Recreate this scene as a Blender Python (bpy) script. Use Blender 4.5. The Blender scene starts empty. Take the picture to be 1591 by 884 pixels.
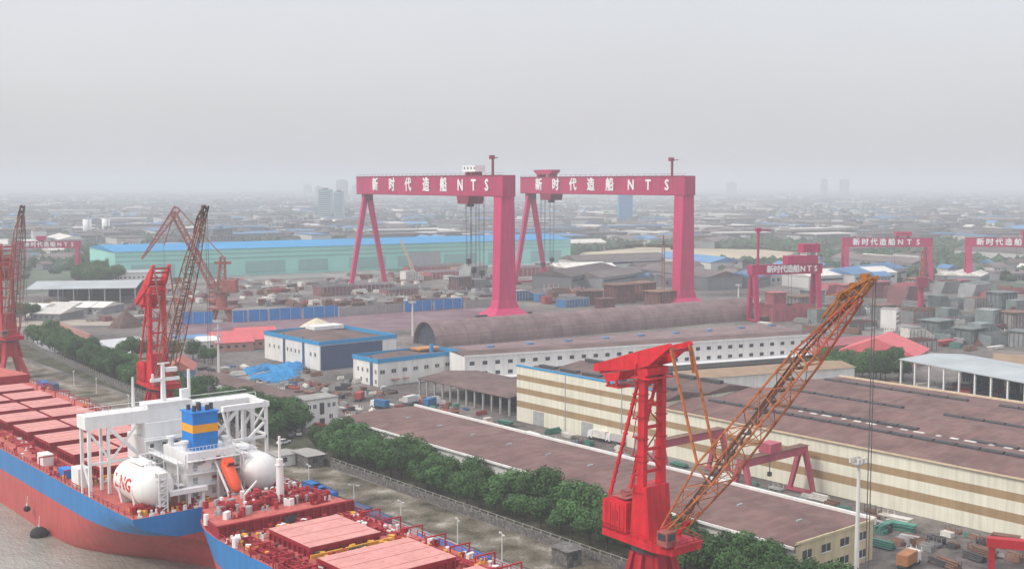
import bpy, math, random
from math import sin, cos, pi, radians, sqrt, atan2
from mathutils import Vector, Matrix

# ------------------------------------------------------------------ camera, sky, sun, exposure
SC = bpy.context.scene
COL = SC.collection
random.seed(7)
YAW, PITCH, CAMZ = radians(39.77), math.atan(157 / 1850.0), 75.0
cam_data = bpy.data.cameras.new('camera')
cam_data.sensor_width = 36.0
cam_data.lens = 36.0 * 1850.0 / 1591.0
cam_data.clip_start, cam_data.clip_end = 1.0, 40000.0
cam = bpy.data.objects.new('camera', cam_data)
COL.objects.link(cam)
cam.location = (0, 0, CAMZ)
cam.rotation_euler = (pi / 2 - PITCH, 0, -YAW)
SC.camera = cam

SUN_ELEV = radians(44)
SUN_DIR = Vector((-0.80, 0.22, 0))          # horizontal direction towards the sun
SUN_DIR.normalize()
world = bpy.data.worlds.new('World')
SC.world = world
world.use_nodes = True
wn, wl = world.node_tree.nodes, world.node_tree.links
wn.clear()
w_out = wn.new('ShaderNodeOutputWorld')
w_add = wn.new('ShaderNodeAddShader')
w_sky = wn.new('ShaderNodeTexSky')
w_sky.sky_type = 'NISHITA'
w_sky.sun_disc = False
w_sky.sun_elevation = SUN_ELEV
w_sky.sun_rotation = atan2(SUN_DIR.x, SUN_DIR.y)
w_sky.dust_density = 6.0
w_b1 = wn.new('ShaderNodeBackground')
w_b1.inputs['Strength'].default_value = 0.05
w_b2 = wn.new('ShaderNodeBackground')
w_b2.inputs['Strength'].default_value = 0.57
# an even overcast deck with faint soft mottling
w_tc = wn.new('ShaderNodeTexCoord')
w_map = wn.new('ShaderNodeMapping')
w_map.inputs['Scale'].default_value = (1.0, 1.0, 3.0)
w_noise = wn.new('ShaderNodeTexNoise')
w_noise.inputs['Scale'].default_value = 2.2
w_noise.inputs['Detail'].default_value = 5.0
w_ramp = wn.new('ShaderNodeValToRGB')
w_ramp.color_ramp.elements[0].position = 0.3
w_ramp.color_ramp.elements[0].color = (0.96, 0.955, 0.985, 1)
w_ramp.color_ramp.elements[1].position = 0.7
w_ramp.color_ramp.elements[1].color = (1.05, 1.045, 1.08, 1)
wl.new(w_tc.outputs['Generated'], w_map.inputs['Vector'])
wl.new(w_map.outputs['Vector'], w_noise.inputs['Vector'])
wl.new(w_noise.outputs['Fac'], w_ramp.inputs['Fac'])
w_sep = wn.new('ShaderNodeSeparateXYZ')
w_el = wn.new('ShaderNodeMapRange')          # overcast: zenith brighter than the horizon
w_el.inputs['From Min'].default_value = 0.06
w_el.inputs['From Max'].default_value = 0.9
w_el.inputs['To Min'].default_value = 1.0
w_el.inputs['To Max'].default_value = 1.9
w_sc = wn.new('ShaderNodeVectorMath')
w_sc.operation = 'SCALE'
wl.new(w_tc.outputs['Generated'], w_sep.inputs['Vector'])
wl.new(w_sep.outputs['Z'], w_el.inputs['Value'])
wl.new(w_ramp.outputs['Color'], w_sc.inputs[0])
wl.new(w_el.outputs['Result'], w_sc.inputs['Scale'])
wl.new(w_sc.outputs['Vector'], w_b2.inputs['Color'])
wl.new(w_sky.outputs['Color'], w_b1.inputs['Color'])
wl.new(w_b1.outputs['Background'], w_add.inputs[0])
wl.new(w_b2.outputs['Background'], w_add.inputs[1])
wl.new(w_add.outputs['Shader'], w_out.inputs['Surface'])

sun_data = bpy.data.lights.new('sun', 'SUN')
sun_data.energy = 1.5
sun_data.angle = radians(11)
sun_data.color = (1.0, 0.965, 0.92)
sun = bpy.data.objects.new('sun', sun_data)
COL.objects.link(sun)
sun.location = (-200, 60, 300)
to_sun = Vector((SUN_DIR.x * cos(SUN_ELEV), SUN_DIR.y * cos(SUN_ELEV), sin(SUN_ELEV)))
sun.rotation_euler = to_sun.to_track_quat('Z', 'Y').to_euler()

SC.view_settings.view_transform = 'Standard'
SC.view_settings.look = 'None'
SC.view_settings.exposure = 0.08
SC.view_settings.gamma = 1.0
SC.view_settings.use_curve_mapping = False
SC.render.engine = 'CYCLES'
SC.cycles.use_denoising = True
SC.cycles.max_bounces = 5
SC.cycles.diffuse_bounces = 2
SC.cycles.glossy_bounces = 2
SC.cycles.volume_bounces = 3
SC.cycles.transparent_max_bounces = 4

# ------------------------------------------------------------------ helpers
def ray(px, py):
    a, b = (px - 795.5) / 1850.0, (442 - py) / 1850.0
    sy, cy, sp, cp = sin(YAW), cos(YAW), sin(PITCH), cos(PITCH)
    return (a * cy + sy * cp + b * sy * sp, -a * sy + cy * cp + b * cy * sp, -sp + b * cp)

def G(px, py, z=0.0):
    """survey point: photo pixel -> ground coordinates at height z"""
    r = ray(px, py)
    t = (z - CAMZ) / r[2]
    return (r[0] * t, r[1] * t)

def fan(fwd, lat):
    return (cos(YAW) * lat + sin(YAW) * fwd, -sin(YAW) * lat + cos(YAW) * fwd)

class MB:
    def __init__(s):
        s.v, s.f, s.m, s.mi = [], [], [], 0
    def face(s, idx):
        s.f.append(idx); s.m.append(s.mi)
    def poly(s, pts):
        n = len(s.v); s.v += [tuple(p) for p in pts]
        s.face(list(range(n, n + len(pts))))
    def hexa(s, c):
        n = len(s.v); s.v += [tuple(p) for p in c]
        for q in ((3, 2, 1, 0), (4, 5, 6, 7), (0, 1, 5, 4), (1, 2, 6, 5), (2, 3, 7, 6), (3, 0, 4, 7)):
            s.face([n + i for i in q])
    def bx(s, x0, x1, y0, y1, z0, z1):
        s.hexa([(x0, y0, z0), (x1, y0, z0), (x1, y1, z0), (x0, y1, z0), (x0, y0, z1), (x1, y0, z1), (x1, y1, z1), (x0, y1, z1)])
    def box(s, c, d, rz=0.0):
        ca, sa = cos(rz), sin(rz); P = []
        for z in (-.5, .5):
            for x, y in ((-.5, -.5), (.5, -.5), (.5, .5), (-.5, .5)):
                X, Y = x * d[0], y * d[1]
                P.append((c[0] + X * ca - Y * sa, c[1] + X * sa + Y * ca, c[2] + z * d[2]))
        s.hexa(P)
    def bar(s, p, q, w, h=None, w2=None, h2=None):
        p, q = Vector(p), Vector(q); h = h or w; w2 = w2 or w; h2 = h2 or h
        d = (q - p)
        if d.length < 1e-6: return
        d.normalize()
        up = Vector((0, 0, 1)) if abs(d.z) < .95 else Vector((1, 0, 0))
        a = d.cross(up).normalized(); b = a.cross(d).normalized()
        P = []
        for c, ww, hh in ((p, w, h), (q, w2, h2)):
            for x, y in ((-.5, -.5), (.5, -.5), (.5, .5), (-.5, .5)):
                P.append(c + a * x * ww + b * y * hh)
        s.hexa(P)
    def tube(s, p, q, r, n=8, r2=None, caps=True):
        p, q = Vector(p), Vector(q); r2 = r if r2 is None else r2
        d = (q - p).normalized()
        up = Vector((0, 0, 1)) if abs(d.z) < .95 else Vector((1, 0, 0))
        a = d.cross(up).normalized(); b = a.cross(d).normalized()
        k = len(s.v)
        for c, rr in ((p, r), (q, r2)):
            for i in range(n):
                t = 2 * pi * i / n
                s.v.append(tuple(c + a * cos(t) * rr + b * sin(t) * rr))
        for i in range(n):
            j = (i + 1) % n
            s.face([k + i, k + j, k + n + j, k + n + i])
        if caps:
            s.face([k + i for i in range(n - 1, -1, -1)]); s.face([k + n + i for i in range(n)])
    def prism(s, pts, z0, z1):
        n = len(s.v); k = len(pts)
        s.v += [(p[0], p[1], z0) for p in pts] + [(p[0], p[1], z1) for p in pts]
        s.face(list(range(n + k - 1, n - 1, -1))); s.face(list(range(n + k, n + 2 * k)))
        for i in range(k):
            j = (i + 1) % k; s.face([n + i, n + j, n + k + j, n + k + i])
    def ext(s, pts, vec):
        n = len(s.v); k = len(pts); vec = Vector(vec)
        s.v += [tuple(p) for p in pts] + [tuple(Vector(p) + vec) for p in pts]
        s.face(list(range(n + k - 1, n - 1, -1))); s.face(list(range(n + k, n + 2 * k)))
        for i in range(k):
            j = (i + 1) % k; s.face([n + i, n + j, n + k + j, n + k + i])
    def loft(s, rings, closed=False, caps=False):
        n = len(s.v); k = len(rings[0])
        for r in rings: s.v += [tuple(p) for p in r]
        for a in range(len(rings) - 1):
            for i in range(k if closed else k - 1):
                j = (i + 1) % k
                s.face([n + a * k + i, n + a * k + j, n + (a + 1) * k + j, n + (a + 1) * k + i])
        if caps:
            s.face([n + i for i in range(k)][::-1]); s.face([n + (len(rings) - 1) * k + i for i in range(k)])
    def ball(s, c, r, nu=14, nv=9, sz=1.0, half=None):
        rings = []
        for j in range(nv + 1):
            t = -pi / 2 + pi * j / nv
            rings.append([(c[0] + r * cos(t) * cos(2 * pi * i / nu), c[1] + r * cos(t) * sin(2 * pi * i / nu), c[2] + r * sz * sin(t)) for i in range(nu)])
        s.loft(rings, closed=True)
    def mesh(s, name, mats, smooth=False):
        me = bpy.data.meshes.new(name)
        me.from_pydata(s.v, [], s.f)
        for m in (mats if isinstance(mats, (list, tuple)) else [mats]): me.materials.append(m)
        me.polygons.foreach_set('material_index', s.m)
        if smooth: me.polygons.foreach_set('use_smooth', [True] * len(s.f))
        me.update()
        return me
    def build(s, name, mats, parent=None, smooth=False):
        o = bpy.data.objects.new(name, s.mesh(name, mats, smooth))
        COL.objects.link(o)
        if parent: o.parent = parent
        return o

LABELS = {}
def tag(o, label, cat, group=None):
    o['label'] = label; o['category'] = cat
    if group: o['group'] = group
    return o
def T(name, label, cat, loc=(0, 0, 0), rz=0.0, group=None):
    o = bpy.data.objects.new(name, None); COL.objects.link(o)
    o.empty_display_size = 1.0
    o.location = loc; o.rotation_euler = (0, 0, rz)
    return tag(o, label, cat, group)
def ST(o):
    o['kind'] = 'structure'; return o
KIDS = {}
def dup(root, loc, rz, label, group=None, scale=None):
    r = root.copy(); COL.objects.link(r); r.location = loc; r.rotation_euler = (0, 0, rz)
    r['label'] = label
    if group: r['group'] = group
    if scale: r.scale = scale
    for ch in KIDS.setdefault(root.name, list(root.children)):
        c = ch.copy(); COL.objects.link(c); c.parent = r
        for g in KIDS.setdefault(ch.name, list(ch.children)):
            d = g.copy(); COL.objects.link(d); d.parent = c
    return r
ONES = 'first second third fourth fifth sixth seventh eighth ninth'.split()
TEENS = 'tenth eleventh twelfth thirteenth fourteenth fifteenth sixteenth seventeenth eighteenth nineteenth'.split()
TENS = {2: ('twentieth', 'twenty'), 3: ('thirtieth', 'thirty'), 4: ('fortieth', 'forty'), 5: ('fiftieth', 'fifty'), 6: ('sixtieth', 'sixty'), 7: ('seventieth', 'seventy'), 8: ('eightieth', 'eighty'), 9: ('ninetieth', 'ninety')}
def nth(n):
    if n < 10: return ONES[n - 1]
    if n < 20: return TEENS[n - 10]
    t, u = divmod(n, 10)
    return TENS[t][0] if u == 0 else TENS[t][1] + '-' + ONES[u - 1]
PENDING = []
def later(o, label, cat, group):
    """label settled at the end: repeats are told apart by their order from the viewer's end"""
    PENDING.append((o, label)); o['category'] = cat; o['group'] = group
    return o

def pm(name, rgb, rough=.65, var=.16, scale=.25, spec=.3, stripe=None, stripe_amt=.25, axis='X', streak=0.0, rnd=0.0, rust=None, rust_amt=.5, metallic=0.0, stretch=None, sheets=None):
    m = bpy.data.materials.new(name); m.use_nodes = True
    N, L = m.node_tree.nodes, m.node_tree.links
    b = N['Principled BSDF']
    b.inputs['Roughness'].default_value = rough
    b.inputs['Specular IOR Level'].default_value = spec
    b.inputs['Metallic'].default_value = metallic
    tc = N.new('ShaderNodeTexCoord')
    vec = tc.outputs['Object']
    if stretch:
        mp = N.new('ShaderNodeMapping'); mp.inputs['Scale'].default_value = stretch
        L.new(vec, mp.inputs['Vector']); nvec = mp.outputs['Vector']
    else: nvec = vec
    no = N.new('ShaderNodeTexNoise'); no.inputs['Scale'].default_value = scale; no.inputs['Detail'].default_value = 6.0; no.inputs['Roughness'].default_value = .62
    L.new(nvec, no.inputs['Vector'])
    mr = N.new('ShaderNodeMapRange'); mr.inputs['From Min'].default_value = .3; mr.inputs['From Max'].default_value = .7
    mr.inputs['To Min'].default_value = 1 - var; mr.inputs['To Max'].default_value = 1 + var
    L.new(no.outputs['Fac'], mr.inputs['Value'])
    val = mr.outputs['Result']
    def mul(a, bb):
        x = N.new('ShaderNodeMath'); x.operation = 'MULTIPLY'; L.new(a, x.inputs[0]); L.new(bb, x.inputs[1]); return x.outputs[0]
    if stripe:
        wv = N.new('ShaderNodeTexWave'); wv.bands_direction = axis; wv.inputs['Scale'].default_value = stripe; wv.inputs['Distortion'].default_value = .25
        L.new(vec, wv.inputs['Vector'])
        m2 = N.new('ShaderNodeMapRange'); m2.inputs['To Min'].default_value = 1 - stripe_amt; m2.inputs['To Max'].default_value = 1.0
        L.new(wv.outputs['Fac'], m2.inputs['Value']); val = mul(val, m2.outputs['Result'])
    if sheets:     # individual roofing sheets, each a little lighter or darker
        bk = N.new('ShaderNodeTexBrick'); bk.inputs['Scale'].default_value = 1.0; bk.inputs['Brick Width'].default_value = sheets[0]; bk.inputs['Row Height'].default_value = sheets[1]
        bk.inputs['Mortar Size'].default_value = .05; bk.inputs['Color1'].default_value = (.84, .84, .84, 1); bk.inputs['Color2'].default_value = (1.12, 1.12, 1.12, 1); bk.inputs['Mortar'].default_value = (.74, .74, .74, 1)
        L.new(vec, bk.inputs['Vector']); val = mul(val, bk.outputs['Color'])
    if streak:
        mp = N.new('ShaderNodeMapping'); mp.inputs['Scale'].default_value = (.9, .9, .06)
        L.new(vec, mp.inputs['Vector'])
        n2 = N.new('ShaderNodeTexNoise'); n2.inputs['Scale'].default_value = 1.0; n2.inputs['Detail'].default_value = 4
        L.new(mp.outputs['Vector'], n2.inputs['Vector'])
        m3 = N.new('ShaderNodeMapRange'); m3.inputs['From Min'].default_value = .35; m3.inputs['From Max'].default_value = .6
        m3.inputs['To Min'].default_value = 1 - streak; m3.inputs['To Max'].default_value = 1.0
        L.new(n2.outputs['Fac'], m3.inputs['Value']); val = mul(val, m3.outputs['Result'])
    if rnd:
        oi = N.new('ShaderNodeObjectInfo')
        m4 = N.new('ShaderNodeMapRange'); m4.inputs['To Min'].default_value = 1 - rnd; m4.inputs['To Max'].default_value = 1 + rnd
        L.new(oi.outputs['Random'], m4.inputs['Value']); val = mul(val, m4.outputs['Result'])
    sc = N.new('ShaderNodeVectorMath'); sc.operation = 'SCALE'; sc.inputs[0].default_value = rgb
    L.new(val, sc.inputs['Scale'])
    out = sc.outputs['Vector']
    if rust:
        n3 = N.new('ShaderNodeTexNoise'); n3.inputs['Scale'].default_value = scale * 3.1; n3.inputs['Detail'].default_value = 7
        L.new(vec, n3.inputs['Vector'])
        m5 = N.new('ShaderNodeMapRange'); m5.inputs['From Min'].default_value = .5; m5.inputs['From Max'].default_value = .66; m5.inputs['To Max'].default_value = rust_amt
        L.new(n3.outputs['Fac'], m5.inputs['Value'])
        mx = N.new('ShaderNodeMix'); mx.data_type = 'RGBA'; mx.inputs[7].default_value = (*rust, 1)
        L.new(m5.outputs['Result'], mx.inputs[0]); L.new(out, mx.inputs[6]); out = mx.outputs[2]
    L.new(out, b.inputs['Base Color'])
    return m

def speckle(name, cols, scale=.8, detail=8.0, rough=.9, coarse=None):
    """ground: a colour ramp over fine and coarse noise"""
    m = bpy.data.materials.new(name); m.use_nodes = True
    N, L = m.node_tree.nodes, m.node_tree.links
    b = N['Principled BSDF']; b.inputs['Roughness'].default_value = rough; b.inputs['Specular IOR Level'].default_value = .15
    tc = N.new('ShaderNodeTexCoord')
    no = N.new('ShaderNodeTexNoise'); no.inputs['Scale'].default_value = scale; no.inputs['Detail'].default_value = detail; no.inputs['Roughness'].default_value = .75
    L.new(tc.outputs['Object'], no.inputs['Vector'])
    val = no.outputs['Fac']
    if coarse:
        n2 = N.new('ShaderNodeTexNoise'); n2.inputs['Scale'].default_value = coarse; n2.inputs['Detail'].default_value = 4
        L.new(tc.outputs['Object'], n2.inputs['Vector'])
        mx = N.new('ShaderNodeMix'); mx.inputs[0].default_value = .5
        L.new(val, mx.inputs[2]); L.new(n2.outputs['Fac'], mx.inputs[3]); val = mx.outputs[0]
    r = N.new('ShaderNodeValToRGB'); el = r.color_ramp.elements
    while len(el) < len(cols): el.new(.5)
    for i, c in enumerate(cols):
        el[i].position = (.39 + .22 * i / (len(cols) - 1)) if coarse else (.3 + .4 * i / (len(cols) - 1)); el[i].color = (*c, 1)
    L.new(val, r.inputs['Fac']); L.new(r.outputs['Color'], b.inputs['Base Color'])
    return m

# ------------------------------------------------------------------ materials
M = {}
M['crane_red'] = pm('crane_red', (.66, .014, .03), .5, .16, .35, .35, streak=.28, rust=(.42, .03, .035), rust_amt=.5)
M['crane_red_dark'] = pm('crane_red_dark', (.42, .010, .022), .5, .15, .4, .35)
M['jib_orange'] = pm('jib_orange', (.45, .14, .045), .55, .25, .45, .3, rust=(.15, .055, .025), rust_amt=.75)
M['jib_red'] = pm('jib_red', (.42, .09, .035), .55, .22, .35, .3, rust=(.12, .04, .02), rust_amt=.45)
M['jib_tip'] = pm('jib_tip', (.36, .13, .025), .55, .3, .6, .3, rust=(.10, .05, .02), rust_amt=.7)
M['jib_dark'] = pm('jib_dark', (.10, .055, .045), .6, .3, .4)
M['jib_weathered'] = pm('jib_weathered', (.30, .13, .085), .6, .25, .3, rust=(.05, .03, .025), rust_amt=.7)
M['old_pink'] = pm('old_pink', (.34, .10, .085), .6, .25, .3, rust=(.13, .06, .04), rust_amt=.6)
M['goliath'] = pm('goliath_magenta_red', (.44, .022, .10), .5, .12, .08, .3, streak=.2)
M['goliath_leg'] = pm('goliath_leg_red', (.56, .026, .13), .5, .10, .06, .3, streak=.16)
M['goliath_dark'] = pm('goliath_dark', (.22, .015, .05), .6, .1, .2)
M['pink_gantry'] = pm('pink_gantry', (.44, .10, .14), .6, .14, .3, streak=.15)
M['white_paint'] = pm('white_paint', (.80, .80, .79), .45, .06, .3, .4, streak=.06)
M['tank_white'] = pm('tank_white', (.80, .79, .76), .4, .05, .2, .4, streak=.05)
M['letter_white'] = pm('letter_white', (.82, .82, .82), .5, .03, 1.0)
M['letter_red'] = pm('letter_red', (.60, .06, .05), .5, .05, 1.0)
M['grey_metal'] = pm('grey_metal', (.36, .37, .38), .5, .15, .6)
M['dark_metal'] = pm('dark_metal', (.06, .06, .065), .6, .3, .8)
M['rope'] = pm('rope', (.10, .10, .105), .6, .1, 1.0)
M['glass'] = pm('window_glass', (.05, .06, .07), .15, .25, .7, .6)
M['hull_red'] = pm('hull_red', (.52, .095, .09), .5, .10, .12, .3, streak=.16, rust=(.40, .13, .11), rust_amt=.4)
M['hull_blue'] = pm('hull_blue', (.030, .20, .50), .38, .10, .12, .3, streak=.12)
M['deck_red'] = pm('deck_red', (.50, .135, .115), .75, .16, .3, .15, rust=(.30, .06, .05), rust_amt=.6)
M['hatch_pink_sheen'] = pm('hatch_pink_sheen', (.62, .30, .275), .8, .10, .25, .12, rust=(.52, .19, .17), rust_amt=.5)  # red covers made paler: grazing sky gloss put into the colour
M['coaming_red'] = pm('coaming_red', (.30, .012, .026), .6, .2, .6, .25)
M['deck_gear'] = pm('deck_gear', (.34, .02, .03), .55, .25, .8, .3)
M['safety_yellow'] = pm('safety_yellow', (.70, .36, .04), .55, .15, .8)
M['lifeboat_orange'] = pm('lifeboat_orange', (.78, .09, .03), .4, .06, .8)
M['funnel_blue'] = pm('funnel_blue', (.008, .20, .60), .5, .07, .5)
M['funnel_yellow'] = pm('funnel_yellow', (.80, .36, .02), .5, .06, .5)
M['rubber'] = pm('rubber', (.025, .025, .027), .8, .3, 1.0)
M['roof_brown'] = pm('roof_brown', (.205, .120, .110), .8, .26, .09, .2, stripe=.55, stripe_amt=.28, axis='Y', rust=(.21, .16, .135), rust_amt=.45, sheets=(6.0, 1.6))
M['roof_brown_x'] = pm('roof_brown_x', (.185, .11, .10), .8, .20, .07, .2, stripe=.5, stripe_amt=.2, axis='X', rust=(.22, .15, .12), rust_amt=.4)
M['roof_dark'] = pm('roof_dark', (.165, .112, .105), .8, .26, .08, .2, stripe=.55, stripe_amt=.25, axis='Y', rust=(.2, .15, .12), rust_amt=.4, sheets=(6.0, 1.6))
M['roof_vault'] = pm('roof_vault', (.235, .165, .165), .8, .26, .09, .2, stripe=.35, stripe_amt=.2, axis='X', rust=(.26, .2, .17), rust_amt=.45, sheets=(6.0, 1.6))
M['roof_grey'] = pm('roof_grey', (.40, .44, .45), .6, .14, .08, .3, stripe=.5, stripe_amt=.12, axis='X')
M['roof_blue'] = pm('roof_blue', (.02, .25, .50), .6, .09, .02, .3)
M['roof_red'] = pm('roof_red', (.62, .14, .15), .7, .12, .2, stripe=.5, stripe_amt=.12, axis='X')
M['roof_orange'] = pm('roof_orange', (.50, .15, .11), .7, .14, .2, stripe=.5, stripe_amt=.15, axis='X')
M['roof_tan'] = pm('roof_tan', (.30, .21, .14), .8, .16, .2)
M['wall_white'] = pm('wall_white', (.74, .73, .70), .7, .08, .12, .25, streak=.12)
M['wall_cream'] = pm('wall_cream', (.77, .75, .62), .7, .08, .15, .25, streak=.14, stripe=.9, stripe_amt=.08, axis='Y')
M['wall_stripe'] = pm('wall_stripe', (.37, .26, .145), .7, .12, .2, .25, streak=.12, stripe=.9, stripe_amt=.08, axis='Y')
M['wall_yellow'] = pm('wall_yellow', (.62, .53, .34), .8, .1, .3, streak=.15)
M['wall_green'] = pm('wall_green', (.32, .68, .60), .7, .09, .02, .25, stripe=.25, stripe_amt=.06, axis='X')
M['wall_green_dark'] = pm('wall_green_dark', (.24, .44, .42), .7, .12, .03)
M['trim_blue'] = pm('trim_blue', (.030, .27, .52), .6, .08, .3)
M['door_blue'] = pm('door_blue', (.065, .10, .19), .7, .12, .2, stripe=.6, stripe_amt=.2, axis='X')
M['fence_blue'] = pm('fence_blue', (.016, .19, .52), .6, .12, .25)
M['fence_grey'] = pm('fence_grey', (.30, .29, .28), .8, .14, .15)
M['concrete'] = pm('concrete', (.34, .33, .31), .85, .16, .25, .2, rust=(.2, .18, .16), rust_amt=.4)
M['wall_dark'] = pm('wall_dark', (.12, .115, .11), .9, .3, .5, rust=(.3, .28, .26), rust_amt=.7)
M['pink_wall'] = pm('pink_wall', (.46, .24, .21), .85, .12, .2)
M['shade_inside'] = pm('shed_inner_shade', (.05, .06, .085), .9, .3, .4)  # dark colour standing in for the shade inside the sheds
M['container_blue'] = pm('container_blue', (.012, .16, .52), .55, .12, .6, stripe=1.4, stripe_amt=.3, axis='X', rnd=.15)
M['block_brown'] = pm('block_brown', (.20, .085, .09), .8, .28, .12, rust=(.11, .06, .06), rust_amt=.5, rnd=.2)
M['block_red'] = pm('block_red', (.36, .10, .12), .8, .2, .12, rust=(.22, .1, .1), rust_amt=.5, rnd=.2)
M['block_green'] = pm('block_green', (.16, .20, .20), .8, .28, .12, rust=(.26, .25, .22), rust_amt=.5, rnd=.25)
M['block_grey'] = pm('block_grey', (.25, .26, .26), .8, .25, .12, rust=(.14, .14, .15), rust_amt=.5, rnd=.2)
M['rusty'] = pm('rusty_steel', (.20, .115, .085), .9, .3, .5, rust=(.11, .07, .055), rust_amt=.6, rnd=.35)
M['steel_grey'] = pm('steel_grey', (.30, .30, .30), .7, .25, .5, rnd=.35)
M['pale'] = pm('pale_goods', (.62, .60, .55), .7, .2, .5, rnd=.15)
M['blue_goods'] = pm('blue_goods', (.04, .15, .32), .7, .2, .5, rnd=.3)
M['green_goods'] = pm('green_goods', (.07, .21, .165), .7, .2, .5, rnd=.3)
M['red_goods'] = pm('red_goods', (.36, .07, .06), .7, .2, .5, rnd=.25)
M['orange_goods'] = pm('orange_goods', (.46, .21, .09), .7, .2, .5, rnd=.2)
M['tarp'] = pm('blue_tarp', (.012, .21, .46), .6, .2, .25)
M['bark'] = pm('bark', (.07, .055, .04), .9, .3, 1.0)
M['leaf'] = pm('leaf', (.054, .120, .036), .7, .5, .5, .2, rnd=.36)
M['leaf_far'] = pm('leaf_far', (.062, .10, .06), .8, .4, .03, .1)
M['house_white'] = pm('house_white', (.50, .50, .48), .8, .1, .1, rnd=.15)
M['house_grey'] = pm('house_grey', (.20, .215, .225), .8, .15, .1, rnd=.25)
M['house_roof'] = pm('house_roof', (.15, .125, .12), .8, .2, .1, rnd=.3)
M['house_blue'] = pm('house_blue', (.10, .22, .38), .7, .15, .1, rnd=.2)
M['car_white'] = pm('car_white', (.75, .75, .75), .3, .04, 1, .5)
M['car_red'] = pm('car_red', (.45, .02, .02), .3, .04, 1, .5)
M['car_dark'] = pm('car_dark', (.04, .045, .05), .3, .04, 1, .5)
M['sand'] = pm('sand', (.62, .55, .42), .95, .15, .4)
M['road_tan'] = speckle('road_tan', [(.30, .26, .22), (.40, .35, .29)], .1)
M['apron'] = speckle('apron', [(.20, .21, .20), (.30, .31, .30), (.36, .37, .35)], .35, coarse=.05)
M['rubble'] = speckle('rubble', [(.042, .040, .026), (.095, .085, .06), (.15, .132, .10), (.20, .178, .14), (.38, .35, .30)], 2.2, 12.0, coarse=.16)
M['verge'] = speckle('verge', [(.03, .04, .02), (.07, .075, .045), (.14, .13, .10)], .5, coarse=.1)
M['yard'] = speckle('yard', [(.075, .068, .066), (.13, .115, .108), (.19, .172, .158), (.26, .24, .22)], .35, coarse=.03)
M['laydown'] = speckle('laydown', [(.14, .085, .10), (.20, .13, .15), (.25, .185, .195)], .1, coarse=.03)
M['field'] = speckle('field', [(.30, .27, .20), (.44, .38, .28), (.50, .43, .31)], .02, coarse=.006)
M['basin'] = speckle('basin', [(.50, .52, .53), (.58, .60, .60)], .05)

# ground: green plots, grey built-up patches, tan plots
gm = bpy.data.materials.new('ground'); gm.use_nodes = True
N, L = gm.node_tree.nodes, gm.node_tree.links
tc = N.new('ShaderNodeTexCoord')
vo = N.new('ShaderNodeTexVoronoi'); vo.inputs['Scale'].default_value = .011
vm = N.new('ShaderNodeMapping'); vm.inputs['Rotation'].default_value = (0, 0, .5); vm.inputs['Scale'].default_value = (1, .45, 1)
L.new(tc.outputs['Object'], vm.inputs['Vector']); L.new(vm.outputs['Vector'], vo.inputs['Vector'])
sep = N.new('ShaderNodeSeparateColor'); L.new(vo.outputs['Color'], sep.inputs['Color'])
rp = N.new('ShaderNodeValToRGB'); rp.color_ramp.interpolation = 'CONSTANT'
for i, (p, c) in enumerate([(0, (.06, .085, .055)), (.3, (.12, .14, .10)), (.5, (.20, .205, .19)), (.68, (.08, .11, .07)), (.82, (.27, .25, .21)), (.93, (.33, .33, .33))]):
    if i > 1: rp.color_ramp.elements.new(p)
    rp.color_ramp.elements[i].position = p; rp.color_ramp.elements[i].color = (*c, 1)
L.new(sep.outputs['Red'], rp.inputs['Fac'])
n1 = N.new('ShaderNodeTexNoise'); n1.inputs['Scale'].default_value = .03; n1.inputs['Detail'].default_value = 8; n1.inputs['Roughness'].default_value = .7
L.new(tc.outputs['Object'], n1.inputs['Vector'])
m1 = N.new('ShaderNodeMapRange'); m1.inputs['From Min'].default_value = .3; m1.inputs['From Max'].default_value = .7; m1.inputs['To Min'].default_value = .6; m1.inputs['To Max'].default_value = 1.4
L.new(n1.outputs['Fac'], m1.inputs['Value'])
s1 = N.new('ShaderNodeVectorMath'); s1.operation = 'SCALE'
L.new(rp.outputs['Color'], s1.inputs[0]); L.new(m1.outputs['Result'], s1.inputs['Scale'])
L.new(s1.outputs['Vector'], N['Principled BSDF'].inputs['Base Color'])
N['Principled BSDF'].inputs['Roughness'].default_value = .9
M['ground'] = gm
# water: muddy river with small chop
wm = bpy.data.materials.new('river_water'); wm.use_nodes = True
N, L = wm.node_tree.nodes, wm.node_tree.links
b = N['Principled BSDF']; b.inputs['Base Color'].default_value = (.20, .17, .115, 1); b.inputs['Roughness'].default_value = .14; b.inputs['Specular IOR Level'].default_value = .4
tc = N.new('ShaderNodeTexCoord')
mp = N.new('ShaderNodeMapping'); mp.inputs['Rotation'].default_value = (0, 0, .6); mp.inputs['Scale'].default_value = (1, .45, 1)
n1 = N.new('ShaderNodeTexNoise'); n1.inputs['Scale'].default_value = .8; n1.inputs['Detail'].default_value = 6; n1.inputs['Roughness'].default_value = .62
n2 = N.new('ShaderNodeTexNoise'); n2.inputs['Scale'].default_value = .05; n2.inputs['Detail'].default_value = 3
bp = N.new('ShaderNodeBump'); bp.inputs['Strength'].default_value = .6; bp.inputs['Distance'].default_value = .9
L.new(tc.outputs['Object'], mp.inputs['Vector']); L.new(mp.outputs['Vector'], n1.inputs['Vector']); L.new(tc.outputs['Object'], n2.inputs['Vector'])
L.new(n1.outputs['Fac'], bp.inputs['Height']); L.new(bp.outputs['Normal'], b.inputs['Normal'])
cr = N.new('ShaderNodeValToRGB'); cr.color_ramp.elements[0].position = .35; cr.color_ramp.elements[0].color = (.25, .25, .21, 1); cr.color_ramp.elements[1].position = .65; cr.color_ramp.elements[1].color = (.34, .345, .30, 1)
L.new(n2.outputs['Fac'], cr.inputs['Fac']); L.new(cr.outputs['Color'], b.inputs['Base Color'])
M['water'] = wm

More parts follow.
